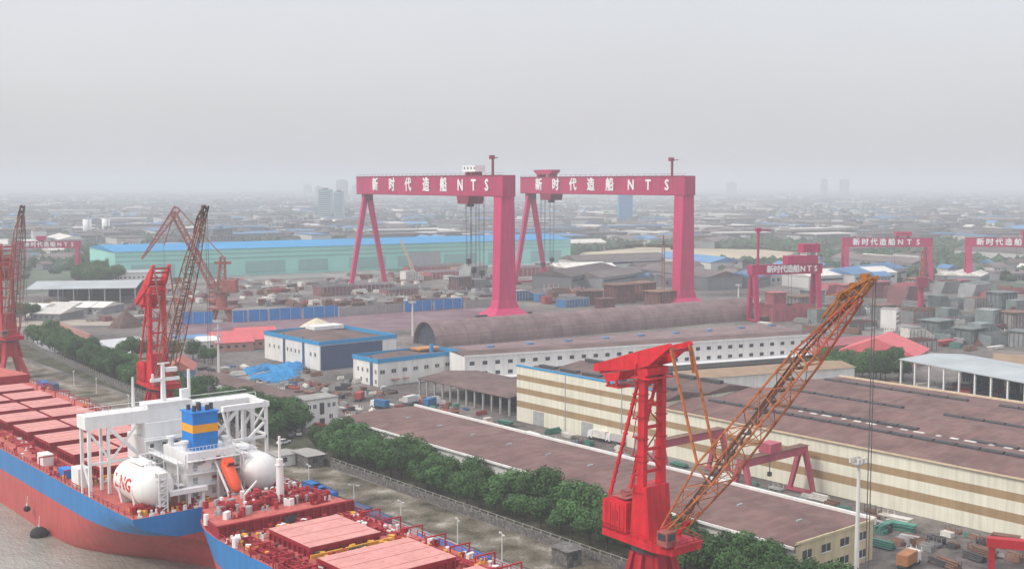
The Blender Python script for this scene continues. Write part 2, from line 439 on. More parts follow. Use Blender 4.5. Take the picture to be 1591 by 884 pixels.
# ------------------------------------------------------------------ the setting
def sheet(name, pts, z, mat):
    mb = MB(); mb.poly([(p[0], p[1], z) for p in pts]); return ST(mb.build(name, mat))
QX = 129.0
sheet('ground', [(QX, -1500), (15000, -1500), (15000, 15000), (QX, 15000)], 0.0, M['ground'])
sheet('water', [(-3000, -1500), (QX + 1, -1500), (QX + 1, 6000), (-3000, 6000)], -3.0, M['water'])
mb = MB(); mb.bx(QX - 1.5, QX - .01, -600, 900, -9, .25); ST(mb.build('quay_edge', M['concrete']))
sheet('yard_pavement', [(QX, -300), (560, -300), (760, 330), (860, 620), (640, 800), (330, 860), (200, 800), (QX, 700)], .03, M['yard'])
sheet('quay_apron', [(QX, -300), (147, -300), (147, 800), (QX, 800)], .07, M['apron'])
sheet('rubble_strip', [(147, -300), (161, -300), (161, 800), (147, 800)], .10, M['rubble'])
sheet('verge', [(162.6, -100), (178.8, -100), (178.8, 292), (180, 560), (169, 600), (164.5, 600), (162.6, 300)], .09, M['verge'])
sheet('laydown_ground', [G(270, 498), G(780, 466), G(800, 488), G(560, 520), G(260, 526)], .06, M['laydown'])
sheet('dirt_road', [G(-20, 493), G(210, 499), G(210, 506), G(60, 506), G(-20, 510)], .07, M['road_tan'])
sheet('dirt_field', [G(865, 409), G(1195, 413), G(1300, 398), G(1190, 388), G(1000, 384), G(900, 393)], .05, M['field'])
sheet('paved_basin', [G(52, 529), G(92, 524), G(122, 538), G(84, 549), G(60, 541)], .09, M['basin'])
sheet('paved_basin', [G(153, 529), G(214, 523), G(236, 535), G(200, 550), G(162, 552)], .09, M['basin'])
sheet('dirt_path', [G(100, 545), G(135, 540), G(190, 565), G(160, 572)], .08, M['road_tan'])

# ------------------------------------------------------------------ buildings
def plain_box(name, mat, parent, *a):
    mb = MB(); mb.bx(*a); return mb.build(name, mat, parent)
def windows(parent, axis, fixed, cells, z0, z1, mat=None, t=.06, frame=True):
    """one mesh per window, standing 6 cm proud of the wall; cells = [(lo, hi)]"""
    for lo, hi in cells:
        mb = MB()
        if axis == 'x': mb.bx(fixed - t, fixed + .02, lo, hi, z0, z1)      # wall faces -x
        else: mb.bx(lo, hi, fixed - t, fixed + .02, z0, z1)                # wall faces -y
        w = mb.build('window', mat or M['glass'], parent)
        if frame:
            fb = MB(); e = .12
            if axis == 'x':
                fb.bx(fixed - t - .1, fixed, lo - e, hi + e, z0 - e - .05, z0 - .01); fb.bx(fixed - t - .04, fixed - t - .005, (lo + hi) / 2 - .05, (lo + hi) / 2 + .05, z0, z1)
            else:
                fb.bx(lo - e, hi + e, fixed - t - .1, fixed, z0 - e - .05, z0 - .01); fb.bx((lo + hi) / 2 - .05, (lo + hi) / 2 + .05, fixed - t - .04, fixed - t - .005, z0, z1)
            fb.build('frame', M['white_paint'], w)

# --- long low shed along the tree row
t = T('long_shed', 'long low shed with flat reddish brown roof behind the roadside trees', 'shed', (179.6, 133, 0))
plain_box('wall', M['wall_white'], t, 0, 25, 0.3, 159, 0, 7.7)
plain_box('end_wall', M['wall_yellow'], t, 0, 25, 0, .29, 0, 7.9)
mb = MB(); mb.ext([(-.5, 0, 7.75), (12, 0, 8.5), (25.2, 0, 7.95), (25.2, 0, 7.8), (12, 0, 8.2), (-.5, 0, 7.5)], (0, 159.4, 0)); mb.build('roof', M['roof_brown'], t)
mb = MB(); mb.bx(25.25, 26.0, -.1, 159.5, 7.0, 8.5); mb.bx(-1.0, -.55, -.1, 159.5, 7.1, 7.6)
mb.build('gutter', M['wall_white'], t)
mb = MB(); mb.bx(0, 25, -.35, -.02, 7.9, 8.35); mb.build('parapet', M['wall_yellow'], t)
for zz in (1.2, 4.8): windows(t, 'y', 0, [(2 + 6 * i, 4.8 + 6 * i) for i in range(4)], zz, zz + 1.5)
for i in range(10):
    v = MB(); v.bx(11.2, 12.8, 8 + 15 * i, 8.4 + 15 * i, 8.45, 8.75); v.build('roof_vent', M['roof_grey'], t)

# --- striped hall, tall bay
def stripes(t, x, y0, y1, z0, z1, bands):
    """wall facing -x, cream with brown bands as butted panels"""
    edges = sorted(set([z0, z1] + [e for b in bands for e in b]))
    for a, b in zip(edges[:-1], edges[1:]):
        br = any(abs(a - q[0]) < 1e-6 for q in bands)
        plain_box('band_panel' if br else 'wall_panel', M['wall_stripe'] if br else M['wall_cream'], t, x, x + .6, y0, y1, a, b)
t = T('striped_hall', 'tall cream hall with three brown wall stripes and a plain cream end wall', 'factory hall', (240, 223, 0))
stripes(t, 0, 0, 63, 0, 17.4, [(4.6, 6.6), (9.0, 10.8), (13.2, 14.9)])
plain_box('end_wall', M['wall_cream'], t, .62, 37, 0, .5, 0, 15.0)
plain_box('end_wall', M['wall_cream'], t, .62, 37, 62.5, 63, 0, 15.0)
plain_box('back_wall', M['wall_cream'], t, 36.5, 37, .52, 62.48, 0, 14.4)
mb = MB(); mb.ext([(.62, -.2, 15.1), (8, -.2, 16.9), (18, -.2, 15.3), (28, -.2, 16.6), (38, -.2, 14.9), (38, -.2, 14.6), (.62, -.2, 14.8)], (0, 63.4, 0)); mb.build('roof', M['roof_dark'], t)
mb = MB(); mb.bx(-.15, .75, -.3, 63.3, 17.42, 17.9); mb.build('roof_edge', M['trim_blue'], t)
for k, xx in enumerate((8, 28)):
    for i in range(6):
        mb = MB(); mb.bx(xx - .9, xx + .9, 3 + 10 * i, 10.5 + 10 * i, 16.5, 17.5); mb.build('ridge_vent', M['dark_metal'], t)
for yy in (16, 40):
    mb = MB(); mb.bx(-.16, -.01, yy, yy + .25, 0, 17.2); mb.build('downpipe', M['grey_metal'], t)
for i in range(3):
    mb = MB(); mb.bx(-.08, .0, 6 + 22 * i, 11 + 22 * i, .1, 4.4); mb.build('shutter_door', M['grey_metal'], t)

# --- wide hall to the right of it
t = T('wide_roofed_hall', 'wide cream and brown striped hall with broad brown roof crossed by dark vents', 'factory hall', (240, 20, 0))
stripes(t, .0, 0, 202.4, 0, 13.4, [(3.4, 5.4), (8.0, 9.8)])
plain_box('end_wall', M['wall_cream'], t, .62, 80, 201.7, 202.4, 0, 13.6)
plain_box('back_wall', M['wall_cream'], t, 79.4, 80, 0, 201.68, 0, 13.2)
prof = [(-.6, 13.45), (11, 15.1), (24, 13.7), (25, 13.9), (36, 15.1), (47, 13.9), (59, 15.1), (70, 14.0), (80.6, 13.6), (80.6, 13.3), (-.6, 13.2)]
mb = MB(); mb.ext([(x, -.2, z) for x, z in prof], (0, 202.4, 0)); mb.build('roof', M['roof_brown'], t)
mb = MB(); mb.bx(-.75, -.62, -.2, 202.3, 13.0, 13.4); mb.bx(80.62, 81.4, -.2, 202.3, 13.1, 14.1); mb.build('gutter', pm('eave_pale', (.62, .50, .34), .7, .15, .5), t)
def vent_run(x, z, y0, y1):
    n = max(1, int((y1 - y0) / 5.5)); d = (y1 - y0) / n
    for i in range(n):
        mb = MB(); a, e = y0 + i * d + .25, y0 + (i + 1) * d - .25
        mb.ext([(x - .8, a, z - .3), (x - .8, a, z + .45), (x, a, z + .7), (x + .8, a, z + .45), (x + .8, a, z - .3)], (0, e - a, 0))
        mb.build('roof_vent', M['dark_metal'], t)
vent_run(11, 15.0, 70, 196); vent_run(23.5, 13.7, 60, 125); vent_run(25, 13.8, 140, 185)
vent_run(47, 13.9, 60, 146); vent_run(47, 13.9, 158, 198); vent_run(70, 14.0, 90, 143); vent_run(70, 14.0, 152, 200)
for i in range(22):
    mb = MB(); a = 78 + 4.5 * i; mb.bx(21.2, 22.2, a, a + (1.2, 2.8, 2.0)[i % 3], 13.9, 14.15); mb.build('skylight', M['pale'], t)

# --- two blue-trimmed white workshops
def trim_shop(label, loc, W, Dp, Hh, stripe_y, door, wins_x, wins_y):
    t = T('workshop', label, 'workshop', loc)
    mb = MB(); mb.bx(0, W, 0, Dp, 0, Hh - 1.6); mb.build('wall', M['wall_white'], t)
    mb = MB(); mb.bx(-.25, W + .25, -.25, 0, Hh - 1.6, Hh); mb.bx(-.25, 0, 0.01, Dp, Hh - 1.6, Hh); mb.bx(W, W + .25, .01, Dp, Hh - 1.6, Hh)
    mb.bx(-.25, W + .25, Dp + .01, Dp + .3, Hh - 1.6, Hh); mb.build('blue_fascia', M['trim_blue'], t)
    mb = MB(); mb.ext([(.05, .05, Hh - 1.55), (W * .5, .05, Hh - .5), (W - .05, .05, Hh - 1.55)], (0, Dp - .1, 0)); mb.build('roof', M['roof_dark'], t)
    for y in stripe_y:
        mb = MB(); mb.bx(-.2, -.01, y, y + 1.7, 0, Hh + .5); mb.build('blue_pier', M['door_blue'], t)
    if door:
        mb = MB(); mb.bx(door[0], door[1], -.12, -.01, 0, Hh - 1.9); mb.build('shutter_door', M['door_blue'], t)
    windows(t, 'x', 0, wins_x, Hh * .45, Hh * .45 + 1.5); 
    windows(t, 'y', 0, wins_y, Hh * .45, Hh * .45 + 1.4)
    return t
t = trim_shop('white workshop with blue roof edge and dark blue shutter wall beside blue tarpaulin', (243.8, 413.6, 0), 37, 46, 11.8, (12, 28), (.5, 30),
          [(3, 4.2), (6.5, 7.7), (16, 17), (19, 20), (22.5, 23.5), (25.6, 26.6), (33, 34), (37, 38), (41, 42)], [])
mb = MB(); mb.bx(20, 35, 38, 46.2, 11.0, 12.6); mb.build('rear_parapet', M['wall_white'], t)
t = trim_shop('white workshop with blue roof edge and row of square windows, nearer of the pair', (240.6, 366.5, 0), 38, 17, 10.4, (3.5,), None,
          [(1, 2), (6.5, 7.5), (10, 11), (13, 14)], [(1 + 5 * i, 3 + 5 * i) for i in range(8)])
windows(t, 'x', 0, [(1, 2), (7, 8), (11, 12)], 1.0, 2.5)
mb = MB(); mb.bx(6, 9, -1.6, -.02, 2.2, 2.5); mb.bx(11, 13, -1.6, -.02, 2.2, 2.5); mb.build('door_canopy', M['pink_wall'], t)
mb = MB(); mb.bx(30, 31.2, 8, 9.2, 9.2, 12.4); mb.build('roof_stack', M['trim_blue'], t)
mb = MB(); mb.bx(26, 36, 10, 16.5, 10.0, 10.7); mb.build('roof_panel', M['orange_goods'], t)

# --- long white two-storey workshop
a, bb = G(722, 553, 11), G(1262, 519.5, 11)
Lw = math.hypot(bb[0] - a[0], bb[1] - a[1]); rz = atan2(bb[1] - a[1], bb[0] - a[0])
t = T('long_workshop', 'long white two-storey workshop with two rows of small dark windows', 'workshop', (a[0], a[1], 0), rz)
plain_box('wall', M['wall_white'], t, 0, Lw, 0, 16, 0, 10.6)
mb = MB(); mb.bx(-.2, Lw + .2, -.3, -.02, 10.5, 11.1); mb.build('cornice', M['white_paint'], t)
mb = MB(); mb.ext([(0, 0, 10.62), (0, 8, 11.6), (0, 16, 10.62)], (Lw, 0, 0)); mb.build('roof', M['roof_dark'], t)
n = int(Lw / 5.2)
windows(t, 'y', 0, [(2 + 5.2 * i, 3.9 + 5.2 * i) for i in range(n)], 7.3, 8.7, frame=False)
windows(t, 'y', 0, [(2 + 5.2 * i, 3.9 + 5.2 * i) for i in range(n)], 3.4, 4.8, frame=False)
mb = MB(); mb.bx(0, Lw, -5, -.05, 2.6, 2.9); mb.build('canopy', M['white_paint'], t)

# --- brown low roof between that and the vault
P = [G(700, 537, 7), G(1180, 502, 7)]
Lb = math.hypot(P[1][0] - P[0][0], P[1][1] - P[0][1]); rz = atan2(P[1][1] - P[0][1], P[1][0] - P[0][0])
t = T('low_shed', 'low brown roofed shed lying along the foot of the vaulted store', 'shed', (P[0][0], P[0][1], 0), rz)
plain_box('wall', M['wall_white'], t, 0, Lb, -27, 0, 0, 6.2)
mb = MB(); mb.ext([(-.5, -27.6, 6.25), (-.5, -14, 7.4), (-.5, .5, 6.6), (-.5, .5, 6.25)], (Lb + 1, 0, 0)); mb.build('roof', M['roof_vault'], t)
for i in range(9):
    mb = MB(); mb.bx(10 + i * 19, 13 + i * 19, -15, -13, 7.2, 8.0); mb.build('roof_vent', M['house_blue'], t)

# --- vaulted store
a, bb = G(660, 537), (512.0, 424.0)
bb = G(1150, 494); rz = atan2(bb[1] - a[1], bb[0] - a[0]); Lv = math.hypot(bb[0] - a[0], bb[1] - a[1])
t = T('vaulted_store', 'long half-round brown vaulted store with dark open arched end', 'storage hall', (a[0], a[1], 0), rz)
arc = [(cos(pi * i / 18), sin(pi * i / 18)) for i in range(19)]
mb = MB()
mb.loft([[(x, 11 * c, 11.2 * s_ + .0) for c, s_ in arc] for x in (0, Lv * .25, Lv * .5, Lv * .75, Lv)])
mb.loft([[(x, 10.6 * c, 10.8 * s_) for c, s_ in arc[::-1]] for x in (0, Lv)])
for x in (0, Lv): mb.loft([[(x, 10.6 * c, 10.8 * s_) for c, s_ in arc], [(x, 11 * c, 11.2 * s_) for c, s_ in arc]])
mb.build('vault_roof', M['roof_vault'], t, smooth=False)
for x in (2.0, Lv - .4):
    mb = MB(); mb.ext([(x, 10.55 * c, 10.75 * s_) for c, s_ in arc], (.1, 0, 0)); mb.build('interior_shade', M['shade_inside'], t)  # dark sheet added in the open arch to stand for interior shade
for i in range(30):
    x = 4 + (Lv - 8) * i / 29
    mb = MB(); mb.loft([[(x - .12, 11.12 * c, 11.32 * s_) for c, s_ in arc], [(x + .12, 11.12 * c, 11.32 * s_) for c, s_ in arc]]); mb.build('roof_rib', M['roof_dark'], t)

# --- green building hall far behind
t = T('green_shipbuilding_hall', 'huge pale green hall with bright blue roof behind the yard', 'factory hall', (352, 903, 0), radians(-8.5))
LG = 425
plain_box('wall', M['wall_green'], t, 0, LG, 0, 90, 0, 22.0)
mb = MB(); mb.ext([(-1, -1, 22.05), (-1, 45, 25.6), (-1, 91, 22.05)], (LG + 2, 0, 0)); mb.build('roof', M['roof_blue'], t)
mb = MB(); mb.bx(0, LG, -.5, -.02, 14.4, 15.0); mb.bx(0, LG, -.5, -.02, 18.2, 18.7); mb.build('wall_rail', M['wall_green_dark'], t)
for i in range(9):
    x = 12 + i * 46
    mb = MB(); mb.bx(x, x + (26 if i % 2 else 34), -.4, -.02, 2, 11.5); mb.build('hall_door', M['wall_green_dark'], t)
mb = MB(); mb.bx(252, 284, -.45, -.05, 1, 14.0); mb.build('hall_door', M['grey_metal'], t)

# --- white gate office and its long brown-roofed row
t = T('gate_office', 'small white two-storey office at the end of the brown-roofed row', 'office', (182.5, 318.5, 0))
plain_box('wall', M['wall_white'], t, 0, 11.5, 0, 8, 0, 8.3)
mb = MB(); mb.bx(-.25, 11.75, -.25, 8.2, 8.32, 8.7); mb.build('roof', M['concrete'], t)
windows(t, 'y', 0, [(.8, 1.9), (2.7, 3.8), (7.8, 8.8), (9.6, 10.6)], 5.6, 6.9)
windows(t, 'y', 0, [(5.0, 6.6)], 3.6, 7.2, M['dark_metal'], frame=False)
windows(t, 'y', 0, [(.8, 1.9), (8.4, 9.6)], 2.0, 3.3)
mb = MB(); mb.bx(4.9, 6.7, -.1, .02, 0, 2.3); mb.build('door', M['dark_metal'], t)
t = T('brown_roofed_row', 'narrow dark brown roofed row of sheds running back from the white gate office', 'shed', (182.5, 327, 0))
plain_box('wall', M['wall_white'], t, 0, 10, 0, 70, 0, 6.4)
mb = MB(); mb.ext([(-.6, -.2, 6.45), (5, -.2, 7.7), (10.6, -.2, 6.45)], (0, 70.4, 0)); mb.build('roof', M['roof_dark'], t)

def open_shed(name, label, loc, rz, Lx, Dy, H, roof, posts, mat_post='grey_metal', back=True, ridge=1.4):
    t = T(name, label, 'open shed', loc, rz)
    mb = MB(); mb.ext([(-.5, -.6, H), (-.5, Dy / 2, H + ridge), (-.5, Dy + .6, H), (-.5, Dy + .6, H - .3), (-.5, Dy / 2, H + ridge - .3), (-.5, -.6, H - .3)], (Lx + 1, 0, 0)); mb.build('roof', M[roof], t)
    for i in range(posts + 1):
        for y in (0.2, Dy - .2):
            mb = MB(); x = Lx * i / posts; mb.bx(x - .28, x + .28, y - .28, y + .28, 0, H - .32); mb.build('post', M[mat_post], t)
    if back:
        mb = MB(); mb.bx(0, Lx, Dy + .1, Dy + .25, 0, H - .35); mb.build('back_wall', M['shade_inside'], t)  # back wall coloured as dark as the shade under the roof
    return t
# dark brown open shed before the long workshop: posts face the river (-x), so rotate its -y side to -x
open_shed('open_shed', 'dark brown roofed open shed with pale posts between workshop and striped hall', (243, 343.5, 0), radians(-90), 50, 26, 6.0, 'roof_dark', 11, 'grey_metal')
o1, o2 = G(1400, 556, 11), G(1620, 597, 11)
open_shed('post_shed', 'open shed with pale grey roof on tall white posts behind the wide hall', (o1[0], o1[1], 0), atan2(o2[1] - o1[1], o2[0] - o1[0]), 92, 30, 10.6, 'roof_grey', 13, 'white_paint', True, 1.2)
o1 = G(1545, 560, 8)
open_shed('post_shed', 'open shed with tan brown roof on white posts behind the pale grey one', (o1[0], o1[1], 0), radians(-62), 60, 24, 7.0, 'roof_tan', 7, 'white_paint', True, 2.2)
o1 = G(42, 476, 0)
t = open_shed('steel_store', 'open shed with wide pale blue-grey roof beyond the tan road', (o1[0], o1[1], 0), radians(-30), 64, 62, 10.5, 'roof_grey', 7, 'grey_metal', True, 2.5)

def gable_house(name, label, cat, c, Lx, Dy, H, rz, roof, wall, ridge=2.2, group=None):
    t = T(name, label, cat, (c[0], c[1], 0), rz, group)
    plain_box('wall', M[wall], t, -Lx / 2, Lx / 2, -Dy / 2, Dy / 2, 0, H)
    mb = MB(); mb.ext([(-Lx / 2 - .5, -Dy / 2 - .6, H + .02), (-Lx / 2 - .5, 0, H + ridge), (-Lx / 2 - .5, Dy / 2 + .6, H + .02)], (Lx + 1, 0, 0)); mb.build('roof', M[roof], t)
    windows(t, 'y', -Dy / 2, [(-Lx / 2 + 1.5 + 3.4 * i, -Lx / 2 + 3 + 3.4 * i) for i in range(max(1, int((Lx - 2) / 3.4)))], H * .4, H * .4 + 1.2, frame=False)
    return t
rr = radians(-14)
gable_house('shed_house', 'pink-red roofed shed left of the blue-trimmed workshop, leftmost of two', 'shed', G(357, 541), 17, 22, 4.0, rr, 'roof_red', 'pink_wall', 4.0)
gable_house('shed_house', 'pink-red roofed shed touching the blue-trimmed workshop, rightmost of two', 'shed', G(396, 537), 18, 22, 4.4, rr, 'roof_red', 'pink_wall', 4.4)
gable_house('shed_house', 'orange-red roofed shed behind the left red crane tower', 'shed', G(281, 588), 19, 10, 4.5, radians(62), 'roof_orange', 'house_blue', 3.6)
gable_house('shed_house', 'bright pink-red roofed shed beside the grove right of the long workshop', 'shed', G(1372, 560), 26, 32, 4.5, radians(20), 'roof_red', 'pink_wall', 6.5)
gable_house('shed_house', 'dull red flat-roofed shed left of the bright pink-red roof', 'shed', G(1316, 545), 44, 20, 4.5, radians(-14), 'block_red', 'pink_wall', 1.4)
gable_house('shed_house', 'low blue-edged white shed just beyond the striped hall roofs', 'shed', (322, 262), 82, 16, 10.5, radians(-17), 'roof_tan', 'wall_white', 1.2)
gable_house('shed_house', 'lilac-roofed workshop left of the pink-red roofed pair', 'shed', G(298, 540), 15, 10, 5.0, rr, 'house_blue', 'wall_white', 1.0)
gable_house('shed_house', 'white shed with rounded pale roof beside the lilac-roofed workshop', 'shed', G(322, 545), 9, 9, 5.0, rr, 'wall_white', 'wall_white', 1.8)
gable_house('shed_house', 'small white gatehouse on the quay side of the road junction', 'gatehouse', (153.5, 281), 6, 6, 3.2, .0, 'concrete', 'wall_white', .3)
gable_house('shed_house', 'grey roofed pump house against the boundary wall by the junction', 'pump house', (158.5, 276), 5, 9, 3.4, .0, 'concrete', 'wall_dark', .3)
gable_house('shed_house', 'dark small hut on the rubble strip near the foreground crane', 'hut', (155.5, 170), 4, 4.5, 3.4, .0, 'wall_dark', 'wall_dark', .4)
gable_house('white_shed', 'long white shed with grey roof in front of the green hall', 'shed', G(195, 437), 50, 18, 7, radians(-8), 'roof_grey', 'wall_white', 1.6)
for i, (px, py) in enumerate([(104, 486), (132, 485), (156, 485), (90, 495), (58, 488)]):
    gable_house('pale_roof_shed', ['pale grey shed before the wide blue-grey roof, leftmost of a row of three', 'pale grey shed before the wide blue-grey roof, middle of a row of three', 'pale grey shed before the wide blue-grey roof, rightmost of a row of three', 'pale shed standing nearer the tan road than its row of three', 'pale shed at the left foot of the wide blue-grey roof'][i], 'shed', G(px, py), 17, 24, 4.0, radians(-50), 'pale', 'house_grey', 2.4, 'pale sheds beside the steel store')
t = T('steel_cabin_block', 'pale block of stacked site cabins amid grey-green hull blocks', 'cabin block', (*G(1392, 511), 0), radians(20))
plain_box('wall', M['wall_white'], t, 0, 7, 0, 8, 0, 10)
for z in (2, 4.5, 7): windows(t, 'y', 0, [(.6, 2), (2.8, 4.2), (5, 6.4)], z, z + 1.2, frame=False)
plain_box('roof', M['concrete'], t, -.2, 7.2, -.2, 8.2, 10.02, 10.3)

# --- walls and fences
def wall_run(name, label, pts, h, th, mat, cat='wall', rail=True):
    t = T(name, label, cat, (pts[0][0], pts[0][1], 0)); o = Vector((pts[0][0], pts[0][1]))
    mb = MB(); rl = MB(); n = 0
    for p, q in zip(pts[:-1], pts[1:]):
        p = Vector(p[:2]) - o; q = Vector(q[:2]) - o
        d = (q - p); ln = d.length; d.normalize()
        mb.box(((p + q).x / 2, (p + q).y / 2, h / 2), (ln, th, h), atan2(d.y, d.x))
        k = int(ln / 3)
        for i in range(k):
            c = p + d * (i + .5) * 3
            rl.box((c.x, c.y, h + .35), (.25, .25, .7), atan2(d.y, d.x))
        rl.bar((p.x, p.y, h + .65), (q.x, q.y, h + .65), .08)
    mb.build('wall_body', M[mat], t)
    if rail: rl.build('railing', M['concrete'], t)
    return t
wall_run('boundary_wall', 'dark stained boundary wall between rubble strip and roadside trees', [(160.6, 60), (161.8, 216), (162.3, 282)], 1.8, .5, 'wall_dark')
wall_run('boundary_wall', 'dark boundary wall curving along the far tree row behind the left cranes', [(162.0, 306), (162.4, 355), (165.5, 422), (171.5, 498), (180, 584)], 2.0, .5, 'wall_dark')
wall_run('pink_wall', 'pinkish dock wall with pale pillars beside the paved basins', [G(83, 512), G(140, 536)], 5.0, 1.0, 'pink_wall')
wall_run('dock_wall', 'low grey wall behind the left paved basin', [G(20, 519), G(84, 521)], 3.0, 1.0, 'concrete', rail=False)
fence = [((282, 503.5), (331, 503), 'blue'), ((361, 501.5), (384, 500), 'blue'), ((386, 499.5), (416, 498), 'blue'), ((418, 497.8), (469, 495), 'blue'), ((471, 494.8), (525, 492), 'blue'),
         ((527, 492), (626, 484.5), 'grey'), ((628, 485), (673, 482), 'blue'), ((675, 481.8), (720, 479), 'blue'), ((722, 479), (775, 476), 'grey')]
names = ['blue sheet hoarding panel behind the left red crane jib', 'short blue hoarding panel just right of the brown double-link crane', 'blue hoarding panel behind the pink-red roofs, second of four in its row',
         'blue hoarding panel behind the pink-red roofs, third of four in its row', 'blue hoarding panel, last of its row before the grey stretch', 'long grey hoarding stretch between the two blue runs',
         'blue hoarding panel beside the paired crane leg, left of two', 'blue hoarding panel beside the paired crane leg, right of two', 'grey hoarding stretch ending at the gantry crane leg']
for (p, q, c), lb in zip(fence, names):
    p, q = G(*p), G(*q); L_ = math.hypot(q[0] - p[0], q[1] - p[1])
    t = T('hoarding_panel', lb, 'hoarding', (p[0], p[1], 0), atan2(q[1] - p[1], q[0] - p[0]), 'hoarding panels along the dock')
    plain_box('sheet_panel', M['fence_' + c], t, 0, L_, 0, .3, .1, 6.4 if c == 'blue' else 5.2)
    for i in range(int(L_ / 6) + 1):
        mb = MB(); mb.bx(min(i * 6, L_ - .4), min(i * 6, L_ - .4) + .35, -.3, -.02, 0, 6.0 if c == 'blue' else 5.0); mb.build('post', M['grey_metal'], t)

for x_, lb in ((136.6, 'river-side steel crane rail let into the quay paving'), (147.4, 'land-side steel crane rail along the rubble strip')):
    t = T('crane_rail', lb, 'rail', (x_, 0, .12), 0, 'crane rails on the quay')
    mb = MB(); mb.bx(-.45, .45, 60, 620, 0, .06); mb.build('rail_bed', M['wall_dark'], t)
    mb = MB(); mb.bx(-.08, .08, 60, 620, .065, .2); mb.build('rail_head', M['rusty'], t)
# ------------------------------------------------------------------ haze
mb = MB(); mb.bx(-3500, 15500, -1600, 15500, -14, 128)
hz = bpy.data.materials.new('haze'); hz.use_nodes = True
N, L = hz.node_tree.nodes, hz.node_tree.links
N.clear(); ho = N.new('ShaderNodeOutputMaterial'); pv = N.new('ShaderNodeVolumePrincipled')
pv.inputs['Color'].default_value = (.785, .825, .88, 1); pv.inputs['Density'].default_value = .00030; pv.inputs['Anisotropy'].default_value = .0
L.new(pv.outputs['Volume'], ho.inputs['Volume'])
h = mb.build('haze', hz); h['kind'] = 'stuff'

# ------------------------------------------------------------------ writing
def glyphs(mb, chars, size, z, y, thick, bold=.03):
    """add letters standing in the xz plane, facing -y; chars = [(character, x centre)]"""
    for ch, x in chars:
        cu = bpy.data.curves.new('glyph', 'FONT')
        cu.body = ch; cu.size = size; cu.align_x = 'CENTER'; cu.align_y = 'CENTER'; cu.extrude = thick / 2; cu.resolution_u = 2
        o = bpy.data.objects.new('glyph', cu)
        COL.objects.link(o)
        bpy.context.view_layer.update()
        me = o.to_mesh()
        for q, (dx, dz) in enumerate(((-1, 0), (1, 0), (0, -.8), (0, .8)) if bold else ((0, 0),)):
            n = len(mb.v)
            for v in me.vertices: mb.v.append((x + v.co.x + dx * bold * size, y - v.co.z - .013 * q, z + v.co.y + dz * bold * size))
            for p in me.polygons: mb.face([n + i for i in p.vertices])
        o.to_mesh_clear(); bpy.data.objects.remove(o); bpy.data.curves.remove(cu)

